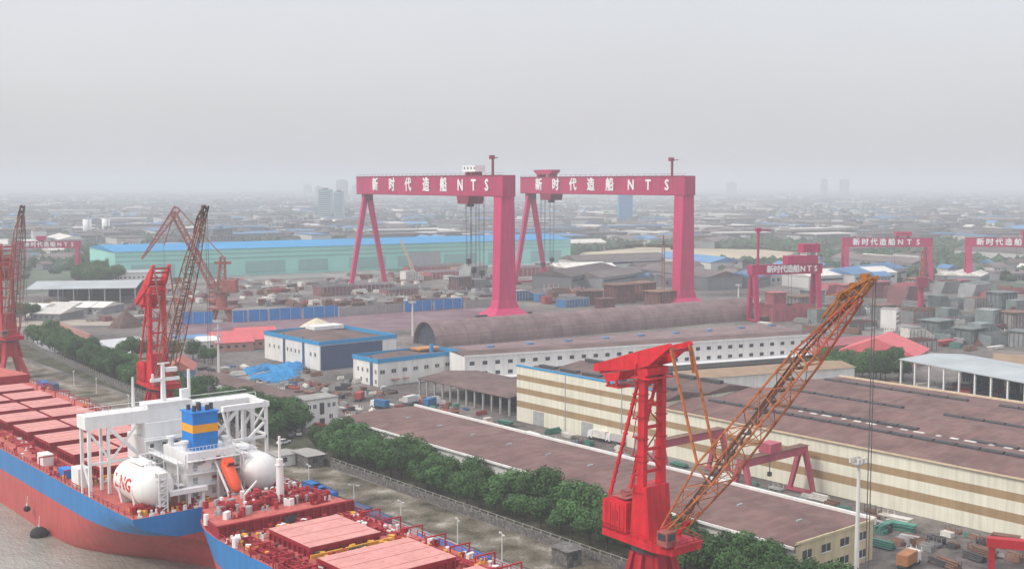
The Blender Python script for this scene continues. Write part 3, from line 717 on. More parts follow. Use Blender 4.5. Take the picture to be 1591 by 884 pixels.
# ------------------------------------------------------------------ giant gantry cranes
def goliath(label, near, span, x_over, chars, trolley, lower, hooks, mastx, white_house, group):
    """local x runs from the legs far from the viewer to the near leg, -y faces the river"""
    b = Vector((.148, .989))
    L_ = span
    far = (near[0] + b.x * L_, near[1] + b.y * L_)
    t = T('gantry_crane', label, 'gantry crane', (far[0], far[1], 0), radians(-98.5), group)
    zb, zt, w = 67.5, 79.6, 8.5
    mb = MB(); mb.ext([(-x_over, -w / 2, zb + 1), (-x_over + 1.2, -w / 2, zb), (L_ + 5.5, -w / 2, zb), (L_ + 5.5, -w / 2, zt), (-x_over, -w / 2, zt)], (0, w, 0))
    g = mb.build('girder', M['goliath'], t)
    mb = MB(); mb.bx(-x_over, L_ + 5.5, -w / 2 - .25, -w / 2 - .01, zt - .5, zt + .15); mb.bx(-x_over, L_ + 5.5, -w / 2 - .25, -w / 2 - .01, zb - .1, zb + .35)
    mb.build('flange', M['goliath_dark'], g)
    mb = MB()
    for i in range(int((L_ + 5) / 6)):
        x = -x_over + 1 + 6 * i
        mb.bar((x, -w / 2 + .2, zt), (x, -w / 2 + .2, zt + 1.3), .14)
    mb.bar((-x_over, -w / 2 + .2, zt + 1.25), (L_ + 6.8, -w / 2 + .2, zt + 1.25), .12)
    mb.build('railing', M['goliath_dark'], g)
    # rigid box leg, waisted upward, flared foot, two plates
    mb = MB()
    mb.loft([[(L_ - 9.5, -12, .4), (L_ + 9.5, -12, .4), (L_ + 9.5, 12, .4), (L_ - 9.5, 12, .4)],
             [(L_ - 4.6, -7, 4.5), (L_ + 4.6, -7, 4.5), (L_ + 4.6, 7, 4.5), (L_ - 4.6, 7, 4.5)],
             [(L_ - 4.0, -5.6, 9), (L_ + 4.0, -5.6, 9), (L_ + 4.0, 5.6, 9), (L_ - 4.0, 5.6, 9)],
             [(L_ - 4.4, -4.2, zb - .02), (L_ + 4.4, -4.2, zb - .02), (L_ + 4.4, 4.2, zb - .02), (L_ - 4.4, 4.2, zb - .02)]], closed=True, caps=True)
    lg = mb.build('rigid_leg', M['goliath_leg'], t)
    mb = MB(); mb.bx(L_ - 6.3, L_ - 4.35, -2, 0, 56, 59.5); mb.build('cabin', M['goliath_dark'], lg)
    for k in range(6):
        mb = MB(); mb.bx(L_ - 5.2, L_ - 4.0, 2, 3.6, 10 + 9 * k, 10.4 + 9 * k); mb.build('landing', M['goliath_dark'], lg)
    # pinned A-frame legs
    for s in (-1, 1):
        mb = MB(); mb.bar((0, s * 1.6, 65.5), (0, s * 13.5, 1.2), 3.4, 3.0, 2.6, 2.6); mb.build('slender_leg', M['goliath_leg'], t)
        for xx in (0, L_):
            mb = MB()
            for k in range(4): mb.box((xx, s * 13.5 + (k - 1.5) * 2.6, .62), (1.6, 2.3, 1.1))
            mb.build('bogie', M['dark_metal'], t)
    mb = MB(); mb.bx(-2.6, 2.6, -3.2, 3.2, 63.2, zb - .05); mb.build('hinge_block', M['goliath_dark'], t)
    mb = MB(); mb.bx(-.8, .8, -12.5, 12.5, 1.3, 2.6); mb.build('tie_beam', M['goliath'], t)
    # trolleys
    a, e = trolley
    mb = MB()
    if white_house: mb.bx(a, e, -3.4, 3.4, zt + 2.1, zt + 5.8)
    else: mb.ext([(a, -3.6, zt + 5.2), (a, -3.6, zt + 3.9), (a + 4, -3.6, zt + 1.7), (e - 4, -3.6, zt + 1.7), (e, -3.6, zt + 3.9), (e, -3.6, zt + 5.2)], (0, 7.2, 0))
    tr = mb.build('trolley_house', M['white_paint'] if white_house else M['goliath'], t)
    mb = MB()
    for x in (a + 5, e - 5): mb.bx(x - 1.2, x + 1.2, -3.5, 3.5, zt + .2, zt + 2.1)
    mb.build('trolley_carriage', M['goliath_dark'], tr)
    if white_house: windows(tr, 'y', -3.4, [(a + 2 + 4 * i, a + 3.4 + 4 * i) for i in range(4)], zt + 3.6, zt + 4.9, frame=False)
    c = lower
    mb = MB(); mb.ext([(c - 7.5, -5.2, zb - .1), (c + 7.5, -5.2, zb - .1), (c + 6, -5.2, zb - 4.6), (c - 6, -5.2, zb - 4.6)], (0, 10.4, 0)); lt = mb.build('lower_trolley', M['goliath_dark'], t)
    mb = MB(); mb.bx(c - 7.2, c + 7.2, -5.4, -4.3, zb - .05, zt - 1.2) if False else mb.bx(c - 1.2, c + 1.2, -2, 2, zb - 6.4, zb - 4.65); mb.build('sheave', M['dark_metal'], lt)
    for x, z in hooks:
        mb = MB()
        for dx in (-.45, .45):
            for dy in (-1.2, 1.2): mb.tube((x + dx, dy, z + 3), (x + dx * 1.6, dy * 1.6, zb), .13, 5)
        r = mb.build('hoist_rope', M['rope'], t)
        mb = MB(); mb.bx(x - .8, x + .8, -1.5, 1.5, z, z + 3.2); mb.tube((x, 0, z), (x, 0, z - 1.6), .35, 6); mb.build('hook_block', M['dark_metal'], r)
    # little mast crane on the top
    mb = MB(); mb.bar((mastx, 0, zt), (mastx, 0, zt + 11.0), 1.1); mb.build('mast', M['goliath_dark'], t)
    mb = MB(); mb.bx(mastx - 2.6, mastx + .8, -1.0, 1.0, zt + 9.2, zt + 11.4); mb.bar((mastx, 0, zt + 9.6), (mastx + 6.0, 0, zt + 9.9), .7, .6, .4, .4); mb.build('mast_jib', M['goliath_dark'], t)
    mb = MB(); glyphs(mb, chars, 9.2, (zb + zt) / 2 + .1, -w / 2 - .3, .25, .032); mb.build('lettering', M['letter_white'], t)
    return t
CH = '新时代造船NTS'
S1, S2 = 186.0, 178.0
goliath('left giant magenta-red gantry crane with white trolley house on its lettered girder', (428.5, 522), S1, 9, [(c, S1 - t_) for c, t_ in zip(CH, (163, 137, 112.8, 87.5, 64.3, 43, 27, 11.8))],
        (S1 - 42.5, S1 - 27), S1 - 39, [(S1 - 41, 27), (S1 - 35, 22), (S1 - 25.5, 21)], S1 - 12.5, True, 'paired giant gantry cranes')
goliath('right giant magenta-red gantry crane with red trolley and wide-spaced letters', (553.6, 499), S2, 8, [(c, S2 - t_) for c, t_ in zip(CH, (159.8, 137.5, 115.5, 93.8, 72, 48.5, 30.3, 11.5))],
        (S2 - 168, S2 - 144), S2 - 150, [(S2 - 161, 14), (S2 - 149, 18)], S2 - 12, False, 'paired giant gantry cranes')

# ------------------------------------------------------------------ smaller lettered gantries
def gantry(label, p, q, H, beam, chars=True, house=None, mast=None, legw=1.7, splay=5.5, mat='goliath', group='smaller shipyard gantry cranes', low_house=None, leg_in=0.0, name='gantry_crane', y_w=5.0):
    L_ = math.hypot(q[0] - p[0], q[1] - p[1])
    t = T(name, label, 'gantry crane', (p[0], p[1], 0), atan2(q[1] - p[1], q[0] - p[0]), group)
    mb = MB(); mb.bx(-2.5, L_ + 2.5, -y_w / 2, y_w / 2, H - beam, H); g = mb.build('girder', M[mat], t)
    mb = MB(); mb.bx(-2.5, L_ + 2.5, -y_w / 2 - .15, -y_w / 2 - .01, H - .3, H + .1); mb.build('flange', M['goliath_dark'], g)
    for x, sp in ((leg_in, splay), (L_ - leg_in, splay)):
        for s in (-1, 1):
            mb = MB(); mb.bar((x, s * y_w * .33, H - beam + .1), (x, s * (y_w * .33 + sp), .9), legw * 1.35, legw * 1.35, legw, legw); mb.build('leg', M[mat], t)
        mb = MB(); mb.bx(x - .7, x + .7, -sp - 2.6, sp + 2.6, .35, 1.3); mb.build('sill_beam', M[mat], t)
        mb = MB(); mb.bx(x - .5, x + .5, -y_w * .33 - sp * .55, y_w * .33 + sp * .55, H * .42, H * .42 + .8); mb.build('tie_beam', M[mat], t)
    if house:
        a, e, z0, z1 = house
        mb = MB(); mb.bx(a, e, -3, 3, H + z0, H + z1); h_ = mb.build('trolley_house', M[mat], t)
        if z0 > .5:
            mb = MB(); mb.bx(a + 1.5, a + 2.5, -2.5, 2.5, H + .02, H + z0); mb.bx(e - 2.5, e - 1.5, -2.5, 2.5, H + .02, H + z0); mb.build('trolley_post', M['white_paint'] if z0 > 3 else M['goliath_dark'], h_)
    if low_house:
        a, e, z0, z1 = low_house
        mb = MB(); mb.bx(a, e, -2.6, 2.6, H + z0, H + z1); mb.build('trolley', M[mat], t)
    if mast:
        mb = MB(); mb.bar((mast, 0, H), (mast, 0, H + 20), 1.0); mb.build('mast', M[mat], t)
        mb = MB(); mb.bx(mast - 1.6, mast + 1.2, -1, 1, H + 17.8, H + 20); mb.bar((mast, 0, H + 18.6), (mast + 7.5, 0, H + 18.8), .7); mb.build('mast_jib', M[mat], t)
    if chars:
        mb = MB(); glyphs(mb, chars(L_), beam * .8, H - beam / 2, -y_w / 2 - .2, .15, .03); mb.build('lettering', M['letter_white'], t)
    mb = MB()
    for dx in (-1, 1): mb.tube((L_ * .58 + dx, 0, H * .3), (L_ * .58 + dx, 0, H - beam), .1, 5)
    r = mb.build('hoist_rope', M['rope'], t)
    mb = MB(); mb.bx(L_ * .58 - 1.3, L_ * .58 + 1.3, -.7, .7, H * .3 - 1.6, H * .3); mb.build('hook_block', M['dark_metal'], r)
    return t
spread = lambda f0, f1: (lambda L_: [(c, L_ * (f0 + (f1 - f0) * i / 7)) for i, c in enumerate(CH)])
gantry('red gantry crane with tall mast and stacked trolley houses before the hull blocks', (512.5, 411), (549, 397), 31.0, 5.4, spread(.22, .95), (29, 39.5, 6.4, 11.0), 2.5, 1.9, 3.0, low_house=(19.5, 38.5, .1, 4.6))
gantry('red gantry crane standing right of and behind the tip of the orange jib', G(1312, 437), G(1441, 437), 33.5, 7.0, spread(.12, .86), (38, 50, 1.2, 4.5), None, 2.6, 6.5)
gantry('red gantry crane cut by the right edge of the view', G(1503, 438), G(1636, 440), 34.0, 7.0, spread(.13, .9), (38, 52, 1.0, 5.5), None, 3.0, 6.5)
gantry('hazy red gantry crane at the far left with a line of white letters', G(26, 438), G(122, 437), 31.0, 5.2, spread(.2, .93), (16, 22, .6, 4.0), None, 2.0, 5.0)
gantry('dull pink yard gantry crane beside the striped wall with pink trolley house', (227.0, 187.5), (236.9, 172.4), 0, 0, None) if False else None
def yard_gantry(label, y, house=True):
    t = T('yard_gantry_crane', label, 'gantry crane', (0, y, 0), 0, 'pink yard gantry cranes')
    x0, x1, H = 213.5, 236.0, 11.8
    mb = MB(); mb.bx(x0 - 1, x1 + 1, -.9, .9, H - 1.9, H); mb.build('girder', M['pink_gantry'], t)
    mb = MB(); mb.bx(x0 - 1, x1 + 1, -1.3, 1.3, H + .02, H + .15); mb.build('walkway', M['rusty'], t)
    for x in (x0, x1):
        for s in (-1, 1):
            mb = MB(); mb.bar((x, s * .9, H - 1.5), (x, s * 3.4, .9), 1.15, 1.15, .95, .95); mb.build('leg', M['pink_gantry'], t)
        mb = MB(); mb.bx(x - .5, x + .5, -4.6, 4.6, .3, 1.0); mb.build('sill_beam', M['pink_gantry'], t)
    if house:
        mb = MB(); mb.bx(x0 + 8, x0 + 12, -1.8, 1.8, H + .2, H + 2.5); mb.build('trolley_house', M['pink_gantry'], t)
        mb = MB(); mb.tube((x0 + 10, 0, H - 4.6), (x0 + 10, 0, H - 1.9), .1, 5); mb.bx(x0 + 9.6, x0 + 10.4, -.4, .4, H - 5.6, H - 4.6); mb.build('hook', M['dark_metal'], t)
    return t
yard_gantry('dull pink yard gantry crane with pink trolley house, standing before the striped wall', 173.5)
yard_gantry('dull pink yard gantry crane partly hidden behind the foreground red crane tower', 199.5, False)
t = T('yard_gantry_crane', 'red yard gantry crane cut off at the bottom right corner', 'gantry crane', (G(1540, 884)[0], G(1540, 884)[1], 0), radians(-60))
mb = MB(); mb.bx(-1, 24, -1, 1, 4.6, 6.4); mb.build('girder', M['crane_red_dark'], t)
for x in (0, 8, 22):
    mb = MB(); mb.bx(x - .6, x + .6, -.6, .6, 0, 4.58); mb.build('leg', M['crane_red_dark'], t)

# ------------------------------------------------------------------ slewing portal cranes with lattice jib
def lattice(mb, p, q, w0, h0, w1, h1, n, r, side, faces='all', up=None):
    """box lattice girder from p to q; side = horizontal unit vector across it"""
    p, q, side = Vector(p), Vector(q), Vector(side)
    d = (q - p).normalized(); nrm = side.cross(d).normalized()
    if nrm.z < 0: nrm = -nrm
    st = []
    for i in range(n + 1):
        f = i / n; c = p.lerp(q, f); w = w0 + (w1 - w0) * f; h_ = h0 + (h1 - h0) * f
        st.append([c - side * w / 2 - nrm * h_ / 2, c + side * w / 2 - nrm * h_ / 2, c + side * w / 2 + nrm * h_ / 2, c - side * w / 2 + nrm * h_ / 2])
    for i in range(n):
        for k in range(4):
            mb.bar(st[i][k], st[i + 1][k], r * 2)
            j = (k + 1) % 4
            mb.bar(st[i][k], st[i][j], r * .95)
            if i % 2 == 0: mb.bar(st[i][k], st[i + 1][j], r * .85)
            else: mb.bar(st[i][j], st[i + 1][k], r * .85)
    for k in range(4): mb.bar(st[n][k], st[n][(k + 1) % 4], r * 1.2)
    return st
def portal_crane(label, loc, rz, reach, rise, tilt, col, dark, jibmat, jibmat2, jibdark):
    t = T('slewing_crane', label, 'harbour crane', (*loc, 0), rz, 'red slewing quay cranes')
    # portal
    for sx in (-1, 1):
        for sy_ in (-1, 1):
            mb = MB(); mb.bar((sx * 2.4, sy_ * 2.4, 9.3), (sx * 5, sy_ * 5, 1.2), 1.5, 1.5, 1.3, 1.3); mb.build('portal_leg', M[col], t)
        mb = MB(); mb.bx(-6.5, 6.5, sx * 5 - .6, sx * 5 + .6, .6, 1.6); mb.build('sill_beam', M[dark], t)
    mb = MB(); mb.loft([[(3.9 * cos(a_), 3.9 * sin(a_), 9.0) for a_ in [2 * pi * i / 16 for i in range(16)]], [(3.0 * cos(a_), 3.0 * sin(a_), 14.6) for a_ in [2 * pi * i / 16 for i in range(16)]]], closed=True, caps=True)
    for k in range(8):
        a_ = 2 * pi * k / 8 + .2
        mb.bar((4.7 * cos(a_), 4.7 * sin(a_), 8.6), (3.3 * cos(a_), 3.3 * sin(a_), 14.2), .7, .8)
    pd = mb.build('pedestal', M[dark], t)
    mb = MB(); mb.tube((0, 0, 14.65), (0, 0, 15.6), 3.7, 20); mb.build('slew_ring', M['dark_metal'], t)
    mb = MB(); mb.prism([(-8.6, -3.4), (4, -4.4), (7.6, -3.4), (7.6, 3.4), (4, 4.4), (-8.6, 3.4)], 15.65, 16.7); pf = mb.build('slew_platform', M[col], t)
    mb = MB()
    pts = [(-8.5, -3.3), (4, -4.3), (7.5, -3.3), (7.5, 3.3), (4, 4.3), (-8.5, 3.3)]
    for i in range(6):
        p_, q_ = Vector((*pts[i], 0)), Vector((*pts[(i + 1) % 6], 0)); n = max(2, int((q_ - p_).length / 1.6))
        for k in range(n):
            c = p_.lerp(q_, k / n); mb.bar((c.x, c.y, 16.7), (c.x, c.y, 17.8), .09)
        mb.bar((p_.x, p_.y, 17.8), (q_.x, q_.y, 17.8), .09); mb.bar((p_.x, p_.y, 17.25), (q_.x, q_.y, 17.25), .07)
    mb.build('railing', M[dark], pf)
    # machinery house
    mb = MB(); mb.ext([(-8.8, -3.1, 16.9), (-3.2, -3.1, 16.9), (-3.2, -3.1, 22.0), (-7.4, -3.1, 22.4), (-8.8, -3.1, 21.6)], (0, 6.2, 0)); mh = mb.build('machinery_house', M[col], t)
    mb = MB(); mb.bx(-7.9, -3.6, -2.6, 2.6, 22.42, 22.6); mb.bx(-6.6, -5, -1, .8, 22.6, 23.3); mb.tube((-5, -1.8, 22.5), (-5, 1.2, 22.9), .5, 8); mb.build('roof_gear', M['old_pink'], mh)
    mb = MB(); mb.bx(-6.6, -5.2, -3.18, -3.11, 18.6, 20.2); mb.build('door', M[dark], mh)
    for x in (-8.0, -6.9, -5.8, -4.7, -3.7):
        mb = MB(); mb.bx(x - .06, x + .06, -3.17, -3.105, 17.0, 21.5); mb.build('plate_seam', M[dark], mh)
    for y in (-2, -.7, .7, 2):
        mb = MB(); mb.bx(-8.87, -8.805, y - .06, y + .06, 17.0, 21.4); mb.build('plate_seam', M[dark], mh)
    # tower
    mb = MB(); mb.ext([(-2.7, -2.7, 16.75), (1.8, -2.7, 16.75), (1.0, -2.7, 25.4), (-2.0, -2.7, 25.4)], (0, 5.4, 0)); tw = mb.build('tower_base', M[col], t)
    for s in (-1, 1):
        mb = MB(); mb.bar((-.5, s * 2.25, 25.4), (-.4, s * 2.1, 43.8), 1.0, 1.5, .9, 1.35)
        tcn = mb.build('tower_column', M[col], t)
        for z in (29.4, 33.1, 36.8, 40.5):
            mb = MB(); mb.bx(-1.35, .38, s * 2.2 - .66, s * 2.2 + .66, z, z + .22); mb.build('flange', M[dark], tcn)
    mb = MB()
    for i in range(5):
        z = 27.6 + 3.7 * i; mb.bar((-.5, -2.0, z), (-.5, 2.0, z), .45, .5)
    mb.build('tower_rung', M[col], t)
    mb = MB()
    for i in range(4):
        z = 27.6 + 3.7 * i; s = 1 if i % 2 else -1
        mb.bar((-.1, -1.9 * s, z), (-.1, 1.9 * s, z + 3.7), .17)
    mb.build('tower_brace', M[dark], t)
    mb = MB()
    for i in range(7):
        z = 24 + 3.1 * i
        mb.bx(-2.1, -1.2, -3.0, -2.55, z, z + .2); mb.bar((-1.9, -2.9, z), (-1.3, -2.9, z + 3.1), .12); mb.bx(-1.4, .4, -2.84, -2.78, z + .1, z + .3)
    mb.build('ladder', M[dark], t)
    mb = MB(); mb.bx(-1.6, .8, -2.5, 2.5, 43.8, 45.0); mb.bx(-2.4, 1.6, -3, 3, 43.2, 43.4); mb.build('tower_head', M[col], t)
    # rocker: two tapered plates and the counterweight, on a pivot at the tower head
    ct, st_ = cos(tilt), sin(tilt)
    def R(x, y, z): return (-.4 + x * ct - z * st_, y, 46.0 + x * st_ + z * ct)
    for s in (-1, 1):
        prof = [(-11.6, -.3), (-11.3, .9), (.6, 1.9), (6.6, 2.2), (6.9, 1.6), (1.4, -.8), (-2.0, -1.0)]
        mb = MB(); mb.ext([R(x, s * 2.4 - .35, z) for x, z in prof], (0, .7, 0)); mb.build('rocker_plate', M[col], t)
    mb = MB(); mb.hexa([R(x, y, z) for x, y, z in ((-11.4, -1.6, -.85), (-8.6, -1.6, -.85), (-8.6, 1.6, -.85), (-11.4, 1.6, -.85), (-11, -1.6, .8), (-8.6, -1.6, 1.0), (-8.6, 1.6, 1.0), (-11, 1.6, .8))])
    mb.hexa([R(x, y, z) for x, y, z in ((-9.2, -2.4, -2.4), (-6.4, -2.4, -2.4), (-6.4, 2.4, -2.4), (-9.2, 2.4, -2.4), (-9.8, -2.4, -.95), (-5.4, -2.4, -.95), (-5.4, 2.4, -.95), (-9.8, 2.4, -.95))])
    mb.bar(R(-9, -2.2, -2.4), R(-9, -2.2, -3.2), .4); mb.bar(R(-7, -2.2, -2.4), R(-7, -2.2, -3.2), .4); mb.bx(*(lambda a_: (a_[0] - 1.6, a_[0] + 1.6, -2.4, 2.4, a_[2] - .25, a_[2]))(R(-8, 0, -3.2)))
    mb.build('counterweight', M[col], t)
    mb = MB(); mb.tube((-.4, -2.6, 46.0), (-.4, 2.6, 46.0), .8, 12)
    for x in (-4, 1, 4, 6.2): mb.bar(R(x, -2, 1.0), R(x, 2, 1.0), .5)
    mb.build('rocker_crosspiece', M[dark], t)
    mb = MB()
    for s in (-1, 1):
        mb.bar((-1.4, s * 2.2, 43.0), (-7.8, s * 2.4, 22.3), .42)
        for i in range(12):
            p_ = Vector((-1.4, s * 2.2, 43.0)).lerp(Vector((-7.8, s * 2.4, 22.3)), (i + .5) / 12); mb.box(p_, (.75, .5, .3))
    mb.build('back_stay', M[col], t)
    # jib
    foot = Vector((3.6, 0, 17.6)); tip = Vector((reach, 0, rise))
    d = (tip - foot).normalized(); side = Vector((0, 1, 0)); nrm = side.cross(d); nrm = nrm if nrm.z > 0 else -nrm
    knee = foot + d * 15.5 + nrm * .4
    mb = MB(); lattice(mb, foot + d * 2, knee, 5.8, .9, 5.2, 4.0, 3, .135, side); jb = mb.build('jib_foot_section', M[jibmat], t)
    mid = foot + d * 42
    mb = MB(); lattice(mb, knee, mid, 5.2, 4.0, 3.2, 3.0, 6, .135, side); mb.build('jib_middle_section', M[jibmat], t)
    head = tip - d * 3.2 - nrm * .6
    mb = MB(); stt = lattice(mb, mid, head, 3.2, 3.0, 1.4, .8, 5, .12, side)
    mb.build('jib_head_section', M[jibmat2], t)
    mb = MB()
    for s in (-.7, .7):
        mb.bar(tip - d * 9 + nrm * 1.55 + side * s, tip - d * 4 + nrm * 1.5 + side * s, .34); mb.bar(tip - d * 4 + nrm * 1.5 + side * s, tip + Vector((1.0, s, .3)), .34); mb.bar(head + side * s, tip + Vector((.8, s, -.1)), .3)
        for i in range(4): c = tip - d * (1 + 1.4 * i); mb.bar(c + side * s - nrm * .4, c + side * s + nrm * (.8 + .2 * i), .16)
    for i in range(3):
        c = tip - d * (.2 + 2.2 * i) + nrm * (.5 + .5 * i); mb.tube(c - side * .55, c + side * .55, .55, 10)
    mb.box(tip - d * 5 + nrm * 1.9, (2.4, 1.6, .12), 0)
    mb.build('jib_point', M['jib_tip'] if jibdark is None else M[jibdark], t)
    mb = MB()
    for s in (-.8, .8):
        mb.bar(foot + d * 4 + side * s, mid + side * s + nrm * 1.0, .22); mb.bar(mid + side * s + nrm * 1.0, tip + side * s * .6, .2)
    for i in range(16):
        c = foot + d * (6 + 2.4 * i); mb.box(c, (.9, 1.5, .25)); mb.bar(c + side * .9, c + side * .9 + nrm * 1.1, .12)
    mb.bar(foot + d * 5 + side * .9 + nrm * 1.1, mid + side * .9 + nrm * 1.1, .12)
    mb.build('jib_walkway', M['jib_dark'], t)
    mb = MB(); mb.bx(3.0, 8.2, -3.2, 3.2, 16.72, 17.2)
    for s in (-1, 1): mb.bar((3.2, s * 2.6, 17.2), foot + d * 3 + side * s * 2.6, .6)
    mb.build('jib_foot_bracket', M[dark], t)
    mb = MB()
    for s in (-1, 1):
        mb.bar(R(6.6, s * 2.4, 1.6), knee + side * s * 2.2 + nrm * 2.2, .34)
        mb.bar(R(6.6, s * 2.0, 1.6), R(6.6, s * 2.0, -3.0), .3) if jibdark is None else None
    mb.build('luffing_rod', M[jibmat], t)
    mb = MB(); mb.bx(5.2, 7.4, -4.6, -2.4, 17.2, 19.6); mb.build('cab', M['old_pink'], t)
    mb = MB(); mb.bx(7.41, 7.46, -4.3, -2.7, 18.2, 19.3); mb.bx(5.5, 7.1, -4.66, -4.61, 18.2, 19.3); mb.build('cab_window', M['glass'], t)
    mb = MB()
    for s in (-.35, .35): mb.tube((tip.x + .9, s, 20), (tip.x + .9, s * .8, tip.z), .07, 5)
    mb.bx(tip.x + .3, tip.x + 1.5, -.5, .5, 18.6, 20.0); mb.tube((tip.x + .9, 0, 18.6), (tip.x + .9, 0, 17.2), .25, 6); mb.build('hook_rope', M['rope'], t)
    return t
portal_crane('nearest bright red slewing crane with long orange lattice jib reaching right', (142, 134), radians(-90), 40.0, 62.0, radians(13), 'crane_red', 'crane_red_dark', 'jib_orange', 'jib_red', None)
portal_crane('red slewing crane with steep weathered jib standing behind the white ship bridge', (142, 333), radians(-90), 33.0, 68.6, radians(36), 'crane_red', 'crane_red_dark', 'jib_weathered', 'jib_weathered', 'jib_dark')
portal_crane('red slewing crane cut by the left edge with near-upright weathered jib', (142, 473), radians(-90), 21.0, 66.5, radians(44), 'crane_red_dark', 'crane_red_dark', 'jib_weathered', 'jib_weathered', 'jib_dark')

# --- brown double-link crane
c0 = G(345, 498)
t = T('double_link_crane', 'faded brown-pink crane with bent double-link jib before the green hall', 'harbour crane', (*c0, 0), atan2(.6397, -.7686))
mb = MB()
for sx in (-1, 1):
    for sy_ in (-1, 1): mb.bar((sx * 3, sy_ * 3, 6.5), (sx * 5.5, sy_ * 5, .3), 1.4)
mb.bx(-6.5, 6.5, -6, 6, 6.5, 7.4); mb.build('portal', M['old_pink'], t)
mb = MB(); mb.tube((0, 0, 7.4), (0, 0, 15.5), 3.2, 12, 2.9); mb.build('pedestal', M['old_pink'], t)
mb = MB(); mb.bx(-9, 6, -4, 4, 15.5, 16.6); mb.build('slew_platform', M['rusty'], t)
mb = MB(); mb.bx(-8.5, -1, -3.6, 3.6, 16.6, 22.5); mb.build('machinery_house', M['old_pink'], t)
mb = MB(); lattice(mb, (0, 0, 16.6), (-1, 0, 35), 4.5, 4.5, 2.2, 2.2, 6, .28, (0, 1, 0)); mb.bx(-5.5, 3.5, -1, 1, 31, 32.5); mb.build('mast', M['old_pink'], t)
mb = MB(); lattice(mb, (4, 0, 18), (25.5, 0, 59), 4, 3.0, 2.0, 2.6, 10, .30, (0, 1, 0)); mb.build('main_jib', M['old_pink'], t)
mb = MB(); lattice(mb, (23.0, 0, 61.5), (43, 0, 34), 2.0, 3.4, .8, .6, 9, .26, (0, 1, 0)); mb.bar((24.6, 0, 59), (31, 0, 41), .5); mb.build('fly_jib', M['old_pink'], t)
mb = MB(); mb.bar((23, 0, 62), (-1.5, 0, 35), .55); mb.bar((24, 0, 59), (11, 0, 33), .5); mb.build('tie_rod', M['jib_weathered'], t)
mb = MB(); mb.tube((31, 0, 41), (31, 0, 24), .12, 5); mb.bx(30.5, 31.5, -.5, .5, 22, 24); mb.build('hook_rope', M['rope'], t)

# --- two further small cranes
c0 = G(1430, 482)
t = T('small_red_crane', 'small red crane among the hazy hull blocks at right', 'harbour crane', (*c0, 0), radians(40))
mb = MB(); mb.tube((0, 0, 0), (0, 0, 14), 1.8, 8, 1.5); mb.build('pedestal', M['goliath'], t)
mb = MB(); mb.bx(-6, 3, -2.5, 2.5, 14, 20); mb.build('machinery_house', M['goliath_dark'], t)
mb = MB(); lattice(mb, (2, 0, 16), (-3, 0, 36), 2.5, 2.5, .8, .8, 5, .25, (0, 1, 0)); mb.build('jib', M['roof_orange'], t)
c0 = G(1030, 458)
t = T('tower_crane', 'thin dark tower crane between the right gantry legs', 'tower crane', (*c0, 0), radians(-40))
mb = MB(); lattice(mb, (0, 0, 0), (0, 0, 36), 1.8, 1.8, 1.6, 1.6, 10, .16, (0, 1, 0)); mb.build('mast', M['old_pink'], t)
mb = MB(); lattice(mb, (9, 0, 33), (-26, 0, 33), 1.6, 1.6, 1.0, 1.0, 10, .16, (0, 1, 0)); mb.bar((0, 0, 34), (0, 0, 40), .6); mb.bar((0, 0, 40), (-20, 0, 34), .2); mb.bx(5, 9, -1, 1, 30.5, 32.6); mb.build('jib', M['jib_dark'], t)
c0 = G(650, 432)
t = T('crawler_crane', 'pale crawler crane with leaning lattice boom before the green hall', 'crawler crane', (*c0, 0), radians(130))
mb = MB(); mb.bx(-4, 4, -3.5, -1.8, 0, 1.8); mb.bx(-4, 4, 1.8, 3.5, 0, 1.8); mb.build('track', M['dark_metal'], t)
mb = MB(); mb.bx(-4.5, 4, -1.7, 1.7, 1.3, 4.6); mb.build('cab', M['orange_goods'], t)
mb = MB(); lattice(mb, (3, 0, 3), (14, 0, 30), 1.8, 1.8, 1.1, 1.1, 9, .22, (0, 1, 0)); mb.build('boom', pm('boom_pale', (.55, .42, .33), .7, .15, .4), t)

# ------------------------------------------------------------------ ships
def hull_loft(st, zs, z0, z1):
    """stations: (y, centre x, {z: half breadth}); returns loft rings of port and starboard sides between z0 and z1"""
    rings_p, rings_s = [], []
    for y, hb in st:
        rp, rs = [], []
        for z in [z_ for z_ in zs if z0 <= z_ <= z1]:
            i = zs.index(z); yy = y(z) if callable(y) else y
            rp.append((-hb[i], yy, z)); rs.append((hb[i], yy, z))
        rings_p.append(rp); rings_s.append(rs)
    return rings_p, rings_s
def smooth_stations(st, m):
    out = []
    for (y0, a), (y1, b_) in zip(st[:-1], st[1:]):
        for k in range(m):
            f = k / m; g = f * f * (3 - 2 * f) if False else f
            out.append((y0 + (y1 - y0) * f, [p + (q - p) * g for p, q in zip(a, b_)]))
    out.append(st[-1]); return out

